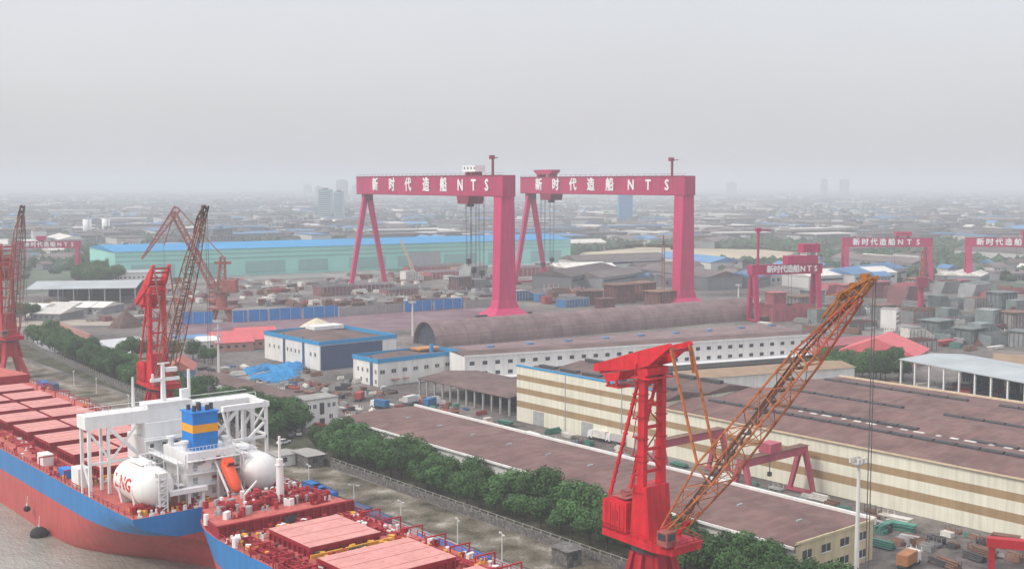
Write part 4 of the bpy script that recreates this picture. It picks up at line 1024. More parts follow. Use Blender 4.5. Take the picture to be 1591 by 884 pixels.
# ship with the white tanks: origin on its centre line at the transom, local y runs forward
DZ = 10.6
t1 = T('bulk_carrier', 'red and blue bulk carrier with white deck tanks, white bridge and blue-yellow funnel', 'ship', (106, 219, 0))
zs = [-5.0, -3.0, -1.0, 1.5, 3.5, 5.6, 8.2, 9.6, DZ]
st = [(0.0,   [0.2, 0.3, 0.5, 1.0, 3.5, 9.5, 16.8, 18.4, 18.6]),
      (4.0,   [1.2, 2.2, 3.5, 5.0, 8.0, 13.5, 18.0, 18.7, 18.8]),
      (10.0,  [3.0, 5.0, 7.0, 10.0, 13.5, 16.8, 18.7, 18.9, 19.0]),
      (17.0,  [6.0, 9.0, 12.0, 14.5, 16.8, 18.3, 19.0, 19.0, 19.0]),
      (25.0,  [11, 14.0, 16.0, 17.5, 18.5, 19.0, 19.0, 19.0, 19.0]),
      (34.0,  [16, 17.8, 18.6, 19.0, 19.0, 19.0, 19.0, 19.0, 19.0]),
      (48.0,  [19, 19, 19, 19, 19, 19, 19, 19, 19.0]),
      (165.0, [19, 19, 19, 19, 19, 19, 19, 19, 19.0]),
      (182.0, [17, 17.4, 17.6, 17.8, 18, 18.2, 18.6, 18.7, 18.8]),
      (196.0, [11, 11.4, 11.8, 12.4, 13, 14, 15.4, 16, 16.2]),
      (205.0, [3, 3.2, 3.6, 4.4, 5.4, 6.6, 8.6, 9.5, 10.0]),
      (208.5, [.1, .1, .2, .4, .8, 1.4, 2.4, 3, 3.4])]
def catmull(st, m):
    out = []; n = len(st)
    for i in range(n - 1):
        a, b_, c, d = st[max(0, i - 1)], st[i], st[i + 1], st[min(n - 1, i + 2)]
        for k in range(m):
            f = k / m
            def cr(p0, p1, p2, p3): return .5 * (2 * p1 + (p2 - p0) * f + (2 * p0 - 5 * p1 + 4 * p2 - p3) * f * f + (3 * p1 - p0 - 3 * p2 + p3) * f ** 3)
            y = b_[0] + (c[0] - b_[0]) * f
            out.append((y, [min(max(v) , max(min(v), cr(*v4))) for v, v4 in zip(zip(b_[1], c[1]), zip(a[1], b_[1], c[1], d[1]))]))
    out.append(st[-1]); return out
def build_hull(t, st, zs, zsplit, zdeck, red, blue, transom=True):
    st = catmull(st, 4)
    for nm, a, b_, m in (('hull', zs[0], zsplit, red), ('topside', zsplit, zdeck, blue)):
        rp, rs = hull_loft(st, zs, a, b_)
        mb = MB(); mb.loft(rp); mb.loft([r[::-1] for r in rs]); nside = len(mb.f)
        if transom:
            k = [zs.index(z) for z in zs if a <= z <= b_]; hb = st[0][1]; y = st[0][0]
            for i, j in zip(k[:-1], k[1:]):
                mb.poly([(-hb[i], y, zs[i]), (hb[i], y, zs[i]), (hb[j], y, zs[j]), (-hb[j], y, zs[j])])
        ho_ = mb.build(nm, m, t)
        for q in range(nside): ho_.data.polygons[q].use_smooth = True
    return [(-s_[1][-1], s_[0]) for s_ in st] + [(s_[1][-1], s_[0]) for s_ in reversed(st)]
outl = build_hull(t1, st, zs, 5.6, DZ, M['hull_red'], M['hull_blue'])
mb = MB(); mb.poly([(x, y, DZ - .02) for x, y in outl][::-1]); mb.build('deck', M['deck_red'], t1)
def bulwark_rail(t, st, i0, i1, z, h=1.1, mat='deck_gear', inset=.25):
    mb = MB()
    for s in (-1, 1):
        P_ = [Vector((s * (a[1][-1] - inset), a[0], z)) for a in st[i0:i1]]
        for p_, q_ in zip(P_[:-1], P_[1:]):
            n = max(1, int((q_ - p_).length / 2.2))
            for k in range(n):
                c = p_.lerp(q_, k / n); mb.bar(c, c + Vector((0, 0, h)), .12)
            for hh in (h, h * .55): mb.bar(p_ + Vector((0, 0, hh)), q_ + Vector((0, 0, hh)), .09)
    return mb.build('railing', M[mat], t)
bulwark_rail(t1, st, 0, 11, DZ)
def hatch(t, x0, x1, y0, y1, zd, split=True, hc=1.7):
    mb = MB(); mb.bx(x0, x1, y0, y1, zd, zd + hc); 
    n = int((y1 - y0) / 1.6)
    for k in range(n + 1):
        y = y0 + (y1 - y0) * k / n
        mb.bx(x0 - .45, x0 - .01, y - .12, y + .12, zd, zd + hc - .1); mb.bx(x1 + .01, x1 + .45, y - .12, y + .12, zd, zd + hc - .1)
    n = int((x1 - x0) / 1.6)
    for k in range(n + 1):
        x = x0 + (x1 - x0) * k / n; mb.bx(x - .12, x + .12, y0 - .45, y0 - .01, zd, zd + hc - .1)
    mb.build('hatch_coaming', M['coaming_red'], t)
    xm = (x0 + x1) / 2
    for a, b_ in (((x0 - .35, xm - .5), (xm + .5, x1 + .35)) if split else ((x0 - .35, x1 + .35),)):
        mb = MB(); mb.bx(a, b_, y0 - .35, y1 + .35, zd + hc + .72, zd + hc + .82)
        hcov = mb.build('hatch_cover', M['hatch_pink_sheen'], t)  # top plate paler than the skirt, with sky gloss painted in
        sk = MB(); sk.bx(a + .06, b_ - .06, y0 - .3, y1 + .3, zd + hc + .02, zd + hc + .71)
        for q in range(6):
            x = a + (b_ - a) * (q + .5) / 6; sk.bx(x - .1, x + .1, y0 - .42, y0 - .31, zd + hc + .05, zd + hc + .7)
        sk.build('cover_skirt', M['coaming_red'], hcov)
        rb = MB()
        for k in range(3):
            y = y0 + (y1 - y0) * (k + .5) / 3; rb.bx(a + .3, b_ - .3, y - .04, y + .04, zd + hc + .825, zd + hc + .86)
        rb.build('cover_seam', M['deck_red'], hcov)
def deck_gear(t, x0, x1, y0, y1, z, n, seed, mats=('deck_gear', 'deck_gear', 'coaming_red', 'safety_yellow', 'white_paint'), tall=1.0):
    """valves, vents and bollards; one small mesh each"""
    r = random.Random(seed)
    for i in range(n):
        x, y = r.uniform(x0, x1), r.uniform(y0, y1); k = r.random(); mb = MB()
        if k < .4:
            mb.tube((x, y, z), (x, y, z + .9 * tall), .22, 7); mb.tube((x, y, z + .9 * tall), (x, y, z + 1.15 * tall), .4, 7); nm = 'deck_vent'
        elif k < .7:
            mb.tube((x - .5, y, z), (x - .5, y, z + .8), .25, 7); mb.tube((x + .5, y, z), (x + .5, y, z + .8), .25, 7); mb.bx(x - .9, x + .9, y - .35, y + .35, z, z + .12); nm = 'bollard'
        else:
            mb.box((x, y, z + .45 * tall), (r.uniform(.6, 1.6), r.uniform(.5, 1.3), .9 * tall), r.random()); nm = 'deck_box'
        mb.build(nm, M[r.choice(mats)], t)
def pipe_run(t, x, y0, y1, z, n=3, mat='deck_gear'):
    mb = MB()
    for k in range(n):
        mb.tube((x + .5 * k, y0, z + .5), (x + .5 * k, y1, z + .5), .14, 6)
    m = int((y1 - y0) / 5)
    for i in range(m + 1):
        y = y0 + (y1 - y0) * i / m; mb.bx(x - .3, x + .5 * n, y - .1, y + .1, z, z + .45)
    mb.build('deck_pipe', M[mat], t)
def goal_frame(t, x, y, z, w, h, mat='crane_red_dark'):
    mb = MB(); mb.bar((x, y, z), (x, y, z + h), .22); mb.bar((x + w, y, z), (x + w, y, z + h), .22); mb.bar((x - .1, y, z + h), (x + w + .1, y, z + h), .24)
    mb.build('pipe_arch', M[mat], t)
def winch(t, x, y, z, rz=0):
    mb = MB(); ca, sa = cos(rz), sin(rz)
    def P_(u, v, w_): return (x + u * ca - v * sa, y + u * sa + v * ca, z + w_)
    mb.tube(P_(-1.1, 0, 1.0), P_(1.1, 0, 1.0), .62, 10)
    for u in (-1.2, 0, 1.2): mb.tube(P_(u - .08, 0, 1.0), P_(u + .08, 0, 1.0), .95, 10)
    mb.tube(P_(1.3, 0, 1.0), P_(2.1, 0, 1.0), .35, 8)
    c = P_(0, 0, .15); mb.box(c, (3.6, 2.0, .3), rz); c = P_(-1.9, 0, .8); mb.box(c, (.9, 1.2, 1.3), rz)
    mb.build('winch', M['deck_gear'], t)
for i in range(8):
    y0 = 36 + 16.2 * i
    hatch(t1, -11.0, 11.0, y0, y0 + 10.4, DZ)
    deck_gear(t1, -10, 10, y0 + 11.4, y0 + 15, DZ, 9, 50 + i)
    pipe_x = MB()
    for k in range(3): pipe_x.tube((-12, y0 + 12.2 + .8 * k, DZ + .5), (12, y0 + 12.2 + .8 * k, DZ + .5), .13, 6)
    pipe_x.build('cross_pipe', M['deck_gear'], t1)
    goal_frame(t1, -18.3, y0 + 2, DZ, 4.2, 2.4); goal_frame(t1, 13.6, y0 + 4, DZ, 4.2, 2.6)
pipe_run(t1, -14.6, 34, 168, DZ, 4); pipe_run(t1, 13.2, 34, 168, DZ, 3)
deck_gear(t1, -18.3, -12.5, 30, 166, DZ, 80, 3); deck_gear(t1, 12.2, 18.3, 30, 166, DZ, 40, 4)
# forecastle
fo = [(-18.6, 176), (18.6, 176), (18.1, 184), (16.0, 196), (9.8, 205), (3.2, 208.3), (-3.2, 208.3), (-9.8, 205), (-16, 196), (-18.1, 184)]
mb = MB(); mb.prism(fo, DZ, DZ + 2.6); mb.build('forecastle', M['coaming_red'], t1)
mb = MB(); mb.prism([(x * .985, y) for x, y in fo], DZ + 2.61, DZ + 2.68); mb.build('forecastle_deck', M['deck_red'], t1)
for x in (-9, 0, 8): winch(t1, x, 186, DZ + 2.7)
mb = MB(); mb.tube((0, 182, DZ + 2.6), (0, 182, DZ + 14), .5, 8, .3); mb.bar((-2, 182, DZ + 11), (2, 182, DZ + 11), .3); mb.build('foremast', M['white_paint'], t1)
# accommodation and bridge
mb = MB(); mb.bx(-7.5, 8.5, 19.5, 29.5, DZ, 21.6); mb.bx(-7, 7.5, 20.5, 28.5, 21.62, 24.6); house = mb.build('deckhouse', M['white_paint'], t1)
for k in range(4):
    mb = MB(); mb.bx(-7.9, 8.9, 18.9, 19.48, DZ + 2.7 * k + 2.3, DZ + 2.7 * k + 2.5); mb.build('deck_ledge', M['white_paint'], house)
    windows(house, 'y', 19.5, [(-6.6 + 2.7 * i, -5.8 + 2.7 * i) for i in range(6)], DZ + 2.7 * k + .9, DZ + 2.7 * k + 1.7, frame=False)
mb = MB(); mb.bx(-19.4, 19.4, 21.6, 26.4, 24.62, 27.3); bridge = mb.build('bridge_wing', M['white_paint'], t1)
mb = MB(); mb.bx(-6, 4, 21.9, 26.2, 27.32, 28.4); mb.build('bridge_top', M['white_paint'], bridge)
mb = MB()
for x in [-19.2 + 2.4 * i for i in range(17)]: mb.bar((x, 21.8, 27.3), (x, 21.8, 28.3), .1)
mb.bar((-19.2, 21.8, 28.3), (19.2, 21.8, 28.3), .1); mb.bar((-19.2, 26.2, 28.3), (19.2, 26.2, 28.3), .1)
mb.build('railing', M['white_paint'], bridge)
def brace(name, p_, q_, w):
    mb = MB(); mb.bar(p_, q_, w); return mb.build(name, M['white_paint'], t1)
for s in (-1, 1):
    for y in (21.9, 26.1):
        brace('wing_post', (s * 18.6, y, DZ), (s * 18.6, y, 24.6), .62)
        brace('wing_post', (s * 14.6, y, DZ), (s * 14.6, y, 24.6), .55)
    brace('wing_brace', (s * 14.4, 22, 24.4), (s * 8.4, 22, 18.4), .7); brace('wing_brace', (s * 14.6, 22, 17), (s * 8.4, 22, 24.2), .35)
    brace('wing_brace', (s * 14.8, 22, 18.6), (s * 18.4, 22, 23.8), .45); brace('wing_beam', (s * 8.2, 22, 17.3), (s * 18.5, 22, 17.3), .5)
    brace('wing_brace', (s * 18.6, 22.2, DZ + 2), (s * 18.6, 26, 17), .35)
# starboard aft gallows
for y in (14.5, 21.0): brace('gallows_post', (17.9, y, DZ), (17.9, y, 27.2), .6)
brace('gallows_beam', (17.9, 13.9, 26.8), (17.9, 21.5, 26.8), 1.1); brace('gallows_beam', (17.9, 14.5, 20.0), (17.9, 21, 20.0), .45); brace('gallows_brace', (17.9, 20.6, 20.6), (17.9, 15, 26), .4)
brace('gallows_beam', (7.5, 14.5, 26.8), (17.9, 14.5, 26.8), 1.1); brace('gallows_brace', (13.6, 14.5, 19.6), (17.7, 14.5, 23.0), .5); brace('gallows_brace', (13.0, 14.5, 26.4), (17.7, 14.5, 23.0), .5); brace('gallows_post', (12.2, 14.5, 17), (12.2, 14.5, 26.6), .5)
# masts on the bridge
mb = MB(); mb.bar((-1.5, 24, 28.4), (-1.5, 24, 36.5), .9, .9, .6, .6); mb.bar((-4.3, 24, 33.0), (2.2, 24, 33.0), .5, .7); mb.bar((-3.8, 24, 33), (-3.8, 24, 34.4), .35); mb.bx(-1.0, 1.6, 23.5, 24.5, 34.6, 35.5); mb.bar((-2.6, 24, 36.5), (0, 24, 36.5), .3); mb.build('radar_mast', M['white_paint'], t1)
mb = MB(); mb.bar((-8.2, 24, 28.0), (-8.2, 24, 34.2), .55, .55, .35, .35); mb.build('signal_mast', M['white_paint'], t1)
mb = MB(); mb.bar((4.6, 24.5, 28.4), (4.6, 24.5, 34.6), .5); mb.bx(2.6, 4.3, 24, 25, 28.4, 30.4); mb.build('antenna_mast', M['white_paint'], t1)
# engine casing and funnel
mb = MB(); mb.bx(-4.6, 6.0, 5.5, 17.5, DZ, 20.4); mb.bx(6.02, 8.2, 13, 17.4, DZ, 18.6); cas = mb.build('engine_casing', M['white_paint'], t1)
for k in range(3):
    mb = MB(); mb.bx(-5.6, 6.6, 4.4, 5.48, DZ + 3 + 2.6 * k, DZ + 3.15 + 2.6 * k); mb.build('deck_ledge', M['white_paint'], cas)
    rb = MB()
    for x in [-5.5 + 1.5 * i for i in range(9)]: rb.bar((x, 4.5, DZ + 3.15 + 2.6 * k), (x, 4.5, DZ + 4.15 + 2.6 * k), .08)
    rb.bar((-5.5, 4.5, DZ + 4.15 + 2.6 * k), (6.5, 4.5, DZ + 4.15 + 2.6 * k), .08); rb.build('railing', M['white_paint'], cas)
    windows(cas, 'y', 5.5, [(-3.6, -2.6), (.5, 1.3), (3.2, 4.6)], DZ + .9 + 2.6 * k, DZ + 2.1 + 2.6 * k, M['grey_metal'], frame=False)
fx0, fx1, fy0, fy1 = -2.6, 2.9, 7.2, 12.5
mb = MB(); mb.bx(fx0, fx1, fy0, fy1, 20.42, 24.0); mb.bx(fx0, fx1, fy0, fy1, 25.7, 28.0); fun = mb.build('funnel', M['funnel_blue'], t1)
mb = MB(); mb.bx(fx0 - .04, fx1 + .04, fy0 - .04, fy1 + .04, 24.01, 25.69); mb.build('funnel_band', M['funnel_yellow'], fun)
mb = MB(); mb.bx(fx0 - .25, fx1 + .25, fy0 - .25, fy1 + .25, 28.01, 28.3); mb.build('funnel_rim', M['funnel_blue'], fun)
for i, (x, y, h_) in enumerate([(-1.6, 8.6, 1.2), (-.2, 9.2, 1.6), (1.2, 8.5, 1.1), (2.5, 9.4, 1.3), (.4, 11, 1.4), (-1.5, 11.6, 1.0)]):
    mb = MB(); mb.tube((x, y, 28.3), (x, y, 28.3 + h_), .42, 9); mb.build('exhaust_pipe', M['dark_metal'], fun)
mb = MB(); mb.bx(.6, 2.6, fy0 - .06, fy0 - .01, 21.6, 22.3); mb.build('louvre', M['hull_blue'], fun)
# fuel tanks
for s in (-1, 1):
    cx, cz, R_ = (-12.0 if s < 0 else 10.4), 14.8, 4.1; ty = 1.6 if s < 0 else -.2
    mb = MB(); rings = []
    for j in range(7): a_ = -pi / 2 + pi / 2 * j / 6; rings.append((ty + 4.1 + R_ * sin(a_), max(.02, R_ * cos(a_))))
    for j in range(7): a_ = pi / 2 * j / 6; rings.append((ty + 4.1 + 9.5 + R_ * sin(a_), max(.02, R_ * cos(a_))))
    mb.loft([[(cx + r_ * cos(2 * pi * k / 28), y, cz + r_ * sin(2 * pi * k / 28)) for k in range(28)] for y, r_ in rings], closed=True)
    tk = mb.build('fuel_tank', M['tank_white'], t1, smooth=True)
    for y in (6.2, 13.2):
        mb = MB(); pts = [(cx + (R_ + .06) * cos(a_), y, cz + (R_ + .06) * sin(a_)) for a_ in [pi + pi * k / 14 for k in range(15)]]
        mb.ext(pts + [(cx + R_ * .82, y, DZ), (cx - R_ * .82, y, DZ)], (0, 1.0, 0)); mb.build('saddle', M['tank_white'], tk)
    mb = MB(); mb.tube((cx, 7, cz + R_ - .3), (cx, 7, cz + R_ + 1.0), .5, 8); mb.bx(cx - 1.6, cx + 1.6, 7.4, 14, cz + R_ + .05, cz + R_ + .25); mb.tube((cx - .9, 6.5, cz + R_), (cx - .9, 14.5, cz + R_ + .5), .16, 6); mb.tube((cx + .9, 6.5, cz + R_), (cx + .9, 14.5, cz + R_ + .5), .16, 6); mb.build('tank_dome', M['white_paint'], tk)
    if s < 0:
        lt = MB()
        gl = MB(); glyphs(gl, [('L', 0), ('N', 2.9), ('G', 5.9)], 3.8, 0, 0, .1, .02)
        for x, y, z in gl.v:      # wrap the writing round the tank's outer side
            a_ = pi - z / R_ - .10
            lt.v.append((cx + (R_ + .05 - y) * cos(a_), 14.2 - x, cz + (R_ + .05 - y) * sin(a_)))
        lt.f, lt.m = gl.f, gl.m
        lt.build('lettering', M['letter_red'], tk)
brace('gallows_beam', (7.0, 14.5, 19.6), (17.9, 14.5, 19.6), .6); brace('gallows_brace', (7.6, 14.5, 26.4), (9.2, 14.5, 20), .45)
# pipework and platforms between tanks and casing
rp_ = random.Random(77)
for s in (-1, 1):
    for k in range(9):
        x = s * rp_.uniform(6.3, 7.9) + (0 if s < 0 else 1.4); y = rp_.uniform(3, 18); z = rp_.uniform(DZ + 3, 19)
        mb = MB(); mb.tube((x, y, DZ), (x, y, z), .2, 6); mb.tube((x, y, z), (s * 10, y + rp_.uniform(-1, 1), z), .2, 6); mb.tube((x, y, z * .8 + 2), (x, y + 4, z * .8 + 2), .16, 6); mb.build('tank_pipe', M[rp_.choice(['white_paint', 'grey_metal', 'white_paint'])], t1)
    mb = MB(); x0 = -8.0 if s < 0 else 6.4
    for z in (DZ + 4.2, DZ + 8.6):
        mb.bx(x0, x0 + 1.4, 3.0, 17, z, z + .14); mb.bar((x0, 3, z + 1.1), (x0, 17, z + 1.1), .08)
        for k in range(8): mb.bar((x0, 3 + 2 * k, z), (x0, 3 + 2 * k, z + 1.1), .08)
    for y in (3.2, 10, 16.8): mb.bar((x0 + .2, y, DZ), (x0 + .2, y, DZ + 9), .25)
    mb.build('side_platform', M['white_paint'], t1)
for k in range(14):
    x = rp_.uniform(-4.4, 5.6); z = DZ + rp_.uniform(.6, 8.6); w_ = rp_.uniform(.5, 1.4)
    mb = MB(); mb.bx(x, x + w_, 5.2, 5.44, z, z + rp_.uniform(.5, 1.4)); mb.build('casing_fitting', M[rp_.choice(['grey_metal', 'dark_metal', 'deck_gear', 'white_paint'])], cas)
for x in (-5.6, 6.5):
    mb = MB(); mb.bar((x, 4.5, DZ), (x, 4.5, 20.6), .3); mb.bar((x, 4.5, DZ), (x + (2 if x < 0 else -2), 4.5, DZ + 3), .2); mb.build('platform_post', M['white_paint'], cas)
mb = MB()
for k in range(14): mb.bar((-4.4 + .8 * k, 5.6, 20.4), (-4.4 + .8 * k, 5.6, 21.5), .08)
mb.bar((-4.5, 5.6, 21.5), (6, 5.6, 21.5), .09); mb.build('railing', M['white_paint'], cas)
for x, y in ((-4, 15), (4.6, 14), (4.8, 8), (-3.9, 8.6)):
    mb = MB(); mb.tube((x, y, 20.4), (x, y, 22.0), .55, 9); mb.tube((x, y, 22), (x, y, 22.5), .9, 9); mb.build('mushroom_vent', M['white_paint'], cas)
# aft stair tower, boat ramp, deck gear
mb = MB()
for x in (-12.6, -11.0):
    for y in (1.2, 2.8): mb.bar((x, y, DZ), (x, y, 18.3), .28)
for k in range(6):
    z = DZ + 1.2 + 1.3 * k; mb.bx(-12.7, -10.9, 1.1, 2.9, z, z + .12); mb.bar((-12.6, 1.2, z - 1.2), (-11.0, 1.2, z), .2)
mb.build('stair_tower', M['white_paint'], t1)
mb = MB(); mb.bx(-10.2, -2.2, 1.6, 3.0, 13.4, 14.3); mb.bar((-6, 2.3, DZ), (-6, 2.3, 13.4), .6); mb.bar((-3, 2.3, DZ), (-3, 2.3, 13.4), .6); mb.build('stern_platform', M['white_paint'], t1)
mb = MB()
for x in (1.2, 4.4):
    mb.bar((x, 5.4, 18.2), (x, -1.0, 12.2), .35); mb.bar((x, -.6, DZ), (x, -.6, 12.4), .35); mb.bar((x, 4, DZ), (x, 4, 16.8), .35)
mb.bar((1.2, -.8, 12.3), (4.4, -.8, 12.3), .3); mb.build('boat_ramp', M['white_paint'], t1)
deck_gear(t1, -17, 0, .8, 5, DZ, 34, 8); deck_gear(t1, 5, 17.5, .8, 8, DZ, 40, 9, tall=1.4); deck_gear(t1, -18, -9, 28, 35, DZ, 14, 12)
for x, y in ((-15, 4), (8, 3.4), (13.4, 3.2), (10, 6.4)): winch(t1, x, y, DZ, 0)
mb = MB(); mb.bx(-17.2, -14.8, 55, 59, DZ, DZ + 2.6); mb.build('deck_store', M['white_paint'], t1)
mb = MB(); mb.bx(-17.6, -15.4, 40, 44, DZ, DZ + 2.0); mb.build('deck_winch_box', M['funnel_blue'], t1)
mb = MB(); mb.bx(-18.2, -15.6, 29.8, 34, DZ, DZ + 4.2); mb.build('vent_house', M['white_paint'], t1)
mb = MB(); mb.bx(-12, 11, 33.2, 33.7, DZ + .3, DZ + 1.1); mb.build('pipe_guard', M['safety_yellow'], t1)
for i in range(8):      # draught marks and fairleads
    mb = MB(); x = -17.5 + 2.3 * i; mb.bx(x, x + .8, -.05, .2, DZ + .02, DZ + .5); mb.build('fairlead', M['white_paint'], t1)

# lifeboat: hangs on the ramp, a thing of its own
lb = T('lifeboat', 'orange enclosed free-fall lifeboat on white ramp at the ship stern', 'lifeboat', (106 + 2.8, 219 + 1.6, 15.4), 0)
def RB(x, y, z):   # slope down towards the stern
    a_ = radians(43); return (x, y * cos(a_) + z * sin(a_) * -1.0 * -1, y * sin(a_) * 1.0 + z * cos(a_)) if False else (x, y * cos(a_) - z * sin(a_), y * sin(a_) + z * cos(a_))
mb = MB(); prof = [(-4.2, .15, .2), (-3.7, .8, .8), (-2.2, 1.25, 1.3), (1.5, 1.3, 1.45), (3.2, 1.15, 1.3), (3.9, .7, .9)]
mb.loft([[RB(w_ * cos(2 * pi * k / 14), y, h_ * sin(2 * pi * k / 14) + .3) for k in range(14)] for y, w_, h_ in prof], closed=True, caps=True); mb.build('boat_hull', M['lifeboat_orange'], lb, smooth=True)
mb = MB(); mb.hexa([RB(x, y, z) for x, y, z in ((-.9, 1.4, 1.3), (.9, 1.4, 1.3), (.9, 3.2, 1.2), (-.9, 3.2, 1.2), (-.7, 1.7, 2.5), (.7, 1.7, 2.5), (.7, 3.0, 2.4), (-.7, 3.0, 2.4))]); mb.build('boat_cabin', M['lifeboat_orange'], lb)
mb = MB(); mb.hexa([RB(x, y, z) for x, y, z in ((-.6, 1.36, 1.8), (.6, 1.36, 1.8), (.6, 1.45, 1.8), (-.6, 1.45, 1.8), (-.55, 1.55, 2.3), (.55, 1.55, 2.3), (.55, 1.6, 2.3), (-.55, 1.6, 2.3))]); mb.build('cabin_window', M['glass'], lb)
rb_ = T('rescue_boat', 'small orange davit boat hung above the lifeboat on the white casing', 'boat', (106 + 2.5, 219 + 3.2, 20.2), 0) if False else None

# fender buoys along the port side
for i, (px, py, r_) in enumerate([(0, 774, .9), (42, 790, .8), (80, 826, 2.0)]):
    z = -2.6 if i != 1 else 1.0
    g_ = G(px, py, z); b_ = T('fender_buoy', ['black fender buoy at the left edge of the view against the red hull', 'small black fender hanging halfway up the red hull', 'largest black fender buoy floating beside the red hull'][i], 'fender', (min(g_[0], 106 - 19 - r_ - .1), g_[1], z), 0, 'fender buoys along the hull')
    mb = MB(); mb.ball((0, 0, 0), r_, 12, 8, .85); mb.build('buoy_body', M['rubber'], b_, smooth=True)
    mb = MB(); mb.tube((0, 0, r_ * .8), (0, 0, r_ * .85 + .5), .2, 6); mb.tube((0, 0, r_), (.2, 0, r_ + 2.2), .06, 5); mb.build('buoy_eye', M['white_paint'], b_)
    mb = MB(); mb.ball((0, 0, -.05), r_ * 1.03, 12, 3, .2); mb.build('buoy_ring', M['dark_metal'], b_)

# ship at the bottom: only its forward deck is in view; origin on its centre line at the bow
t2 = T('bulk_carrier', 'bulk carrier with pink hatch covers and red pipework cut by the bottom edge', 'ship', (108.6, 216, 0)); t2.scale = (.945, 1, 1)
D2 = 10.8
zs2 = [-5.0, -3.0, 1.0, 5.6, 8.5, D2]
st2 = [(0.0, [.1, .1, .1, 1.0, 3.0, 5.5]), (-2.0, [.8, 1.0, 2.0, 4.5, 7.0, 9.0]), (-6, [5, 6, 7, 9, 11, 12.2]), (-12, [9.4, 10.4, 11.4, 12.8, 13.8, 14.4]), (-20, [14, 14.4, 14.8, 15.1, 15.3, 15.5]), (-30, [15.6] * 6), (-150, [15.6] * 6)]
outl = build_hull(t2, st2, zs2, 5.6, D2, M['hull_red'], M['hull_blue'], False)
mb = MB(); mb.poly([(x, y, D2 - .02) for x, y in outl]); mb.build('deck', M['deck_red'], t2)
bulwark_rail(t2, st2, 4, 7, D2)
# forecastle break: tall dark red plate with stiffeners, raised deck beyond it
fo2 = [(-15.2, -19), (15.2, -19), (14.1, -12), (11.8, -6), (8.6, -2.2), (5, -.4), (-5, -.4), (-8.6, -2.2), (-11.8, -6), (-14.1, -12)]
mb = MB(); mb.prism(fo2, D2, D2 + 1.9); mb.build('forecastle', M['coaming_red'], t2)
mb = MB(); mb.prism([(x * .98, y) for x, y in fo2], D2 + 1.91, D2 + 1.96); mb.build('forecastle_deck', M['deck_red'], t2)
mb = MB()
for k in range(17): mb.bx(-15.2 + 1.9 * k, -15.0 + 1.9 * k, -19.6, -19.01, D2, D2 + 1.9)
mb.bx(-15.4, 15.4, -19.5, -19.02, D2 + 1.95, D2 + 2.3); mb.build('breakwater', M['deck_gear'], t2)
for x, y in ((-8, -10), (-3, -12), (2.4, -10), (7, -13), (11, -14), (0, -6), (5.5, -7), (9.4, -9.4)): winch(t2, x, y, D2 + 1.96)
deck_gear(t2, -11.5, 12, -16, -3, D2 + 1.96, 84, 21, ('deck_gear', 'deck_gear', 'coaming_red', 'grey_metal', 'white_paint'), 1.5)
deck_gear(t2, 6, 13, -17, -8, D2 + 1.96, 24, 25, ('deck_gear', 'coaming_red'), 1.5)
mb = MB(); mb.tube((3.4, -10.5, D2 + 1.96), (3.4, -10.5, D2 + 10.5), .85, 10, .7); mb.bar((3.4, -10.5, D2 + 10), (3.4, -10.5, D2 + 15), .4); mb.bx(2.6, 4.2, -11.2, -9.8, D2 + 9.2, D2 + 9.4); mb.build('foremast', M['white_paint'], t2)
mb = MB(); mb.bar((-4.5, -10, D2 + 2.4), (-4.5, -10, D2 + 4.6), .25); mb.bar((-4.5, -10, D2 + 4.4), (-1.6, -10, D2 + 6.8), .3); mb.build('stores_davit', M['white_paint'], t2)
mb = MB(); mb.tube((-14.4, -13, D2 + 1.0), (-14.4, -13, D2 + 3.0), .5, 10); mb.build('fairlead_roller', M['white_paint'], t2)
mb = MB(); mb.tube((-15.0, -26, D2), (-15.0, -26, D2 + 1.8), .7, 10); mb.tube((-15.0, -26, D2 + 1.6), (-14.2, -26.4, D2 + 1.8), .6, 10); mb.build('deck_vent', M['white_paint'], t2)
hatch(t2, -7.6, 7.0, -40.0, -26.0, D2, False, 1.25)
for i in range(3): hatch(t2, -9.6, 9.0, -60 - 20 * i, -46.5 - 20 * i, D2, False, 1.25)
pipe_run(t2, -13.4, -110, -23, D2, 4); pipe_run(t2, 11.2, -110, -23, D2, 4)
for i in range(8):
    goal_frame(t2, 11.4, -28 - 7 * i, D2, 4.4, 2.2); goal_frame(t2, -15.8, -33 - 8 * i, D2, 4.0, 2.0)
    mb = MB(); y = -26 - 8 * i
    for k in range(4): mb.bar((-11.8, y - k * 1.6, D2), (-11.8, y - k * 1.6, D2 + 1.4), .18)
    mb.bar((-11.8, y, D2 + 1.4), (-11.8, y - 5, D2 + 1.4), .2); mb.build('pipe_guard', M['deck_gear'], t2)
deck_gear(t2, -14.8, -9.8, -70, -20.5, D2, 120, 31, ('deck_gear', 'deck_gear', 'coaming_red', 'safety_yellow', 'coaming_red', 'white_paint', 'dark_metal')); deck_gear(t2, 9.8, 15, -70, -21, D2, 80, 32)
deck_gear(t2, -9, 9, -45.6, -40.8, D2, 44, 33, ('deck_gear', 'safety_yellow', 'safety_yellow', 'coaming_red', 'dark_metal'), 1.2)
deck_gear(t2, -13, 13, -24.8, -20.2, D2, 40, 34, ('deck_gear', 'coaming_red', 'safety_yellow', 'deck_gear', 'white_paint'))
for k in range(7):
    mb = MB(); x = -13.6 + .9 * (k % 3); y = -24 - 5.2 * k
    for q in range(3): mb.tube((x, y, D2 + .4 + .35 * q), (x + 1.6, y - 4.4, D2 + .4 + .35 * q), .16, 6)
    mb.bx(x + .2, x + 1.4, y - 2.4, y - 1.8, D2, D2 + 1.5); mb.build('pipe_manifold', M['coaming_red'], t2)
mb = MB(); mb.bx(-9, 8, -42.4, -42.1, D2 + .6, D2 + 1.3); mb.build('pipe_guard', M['safety_yellow'], t2)
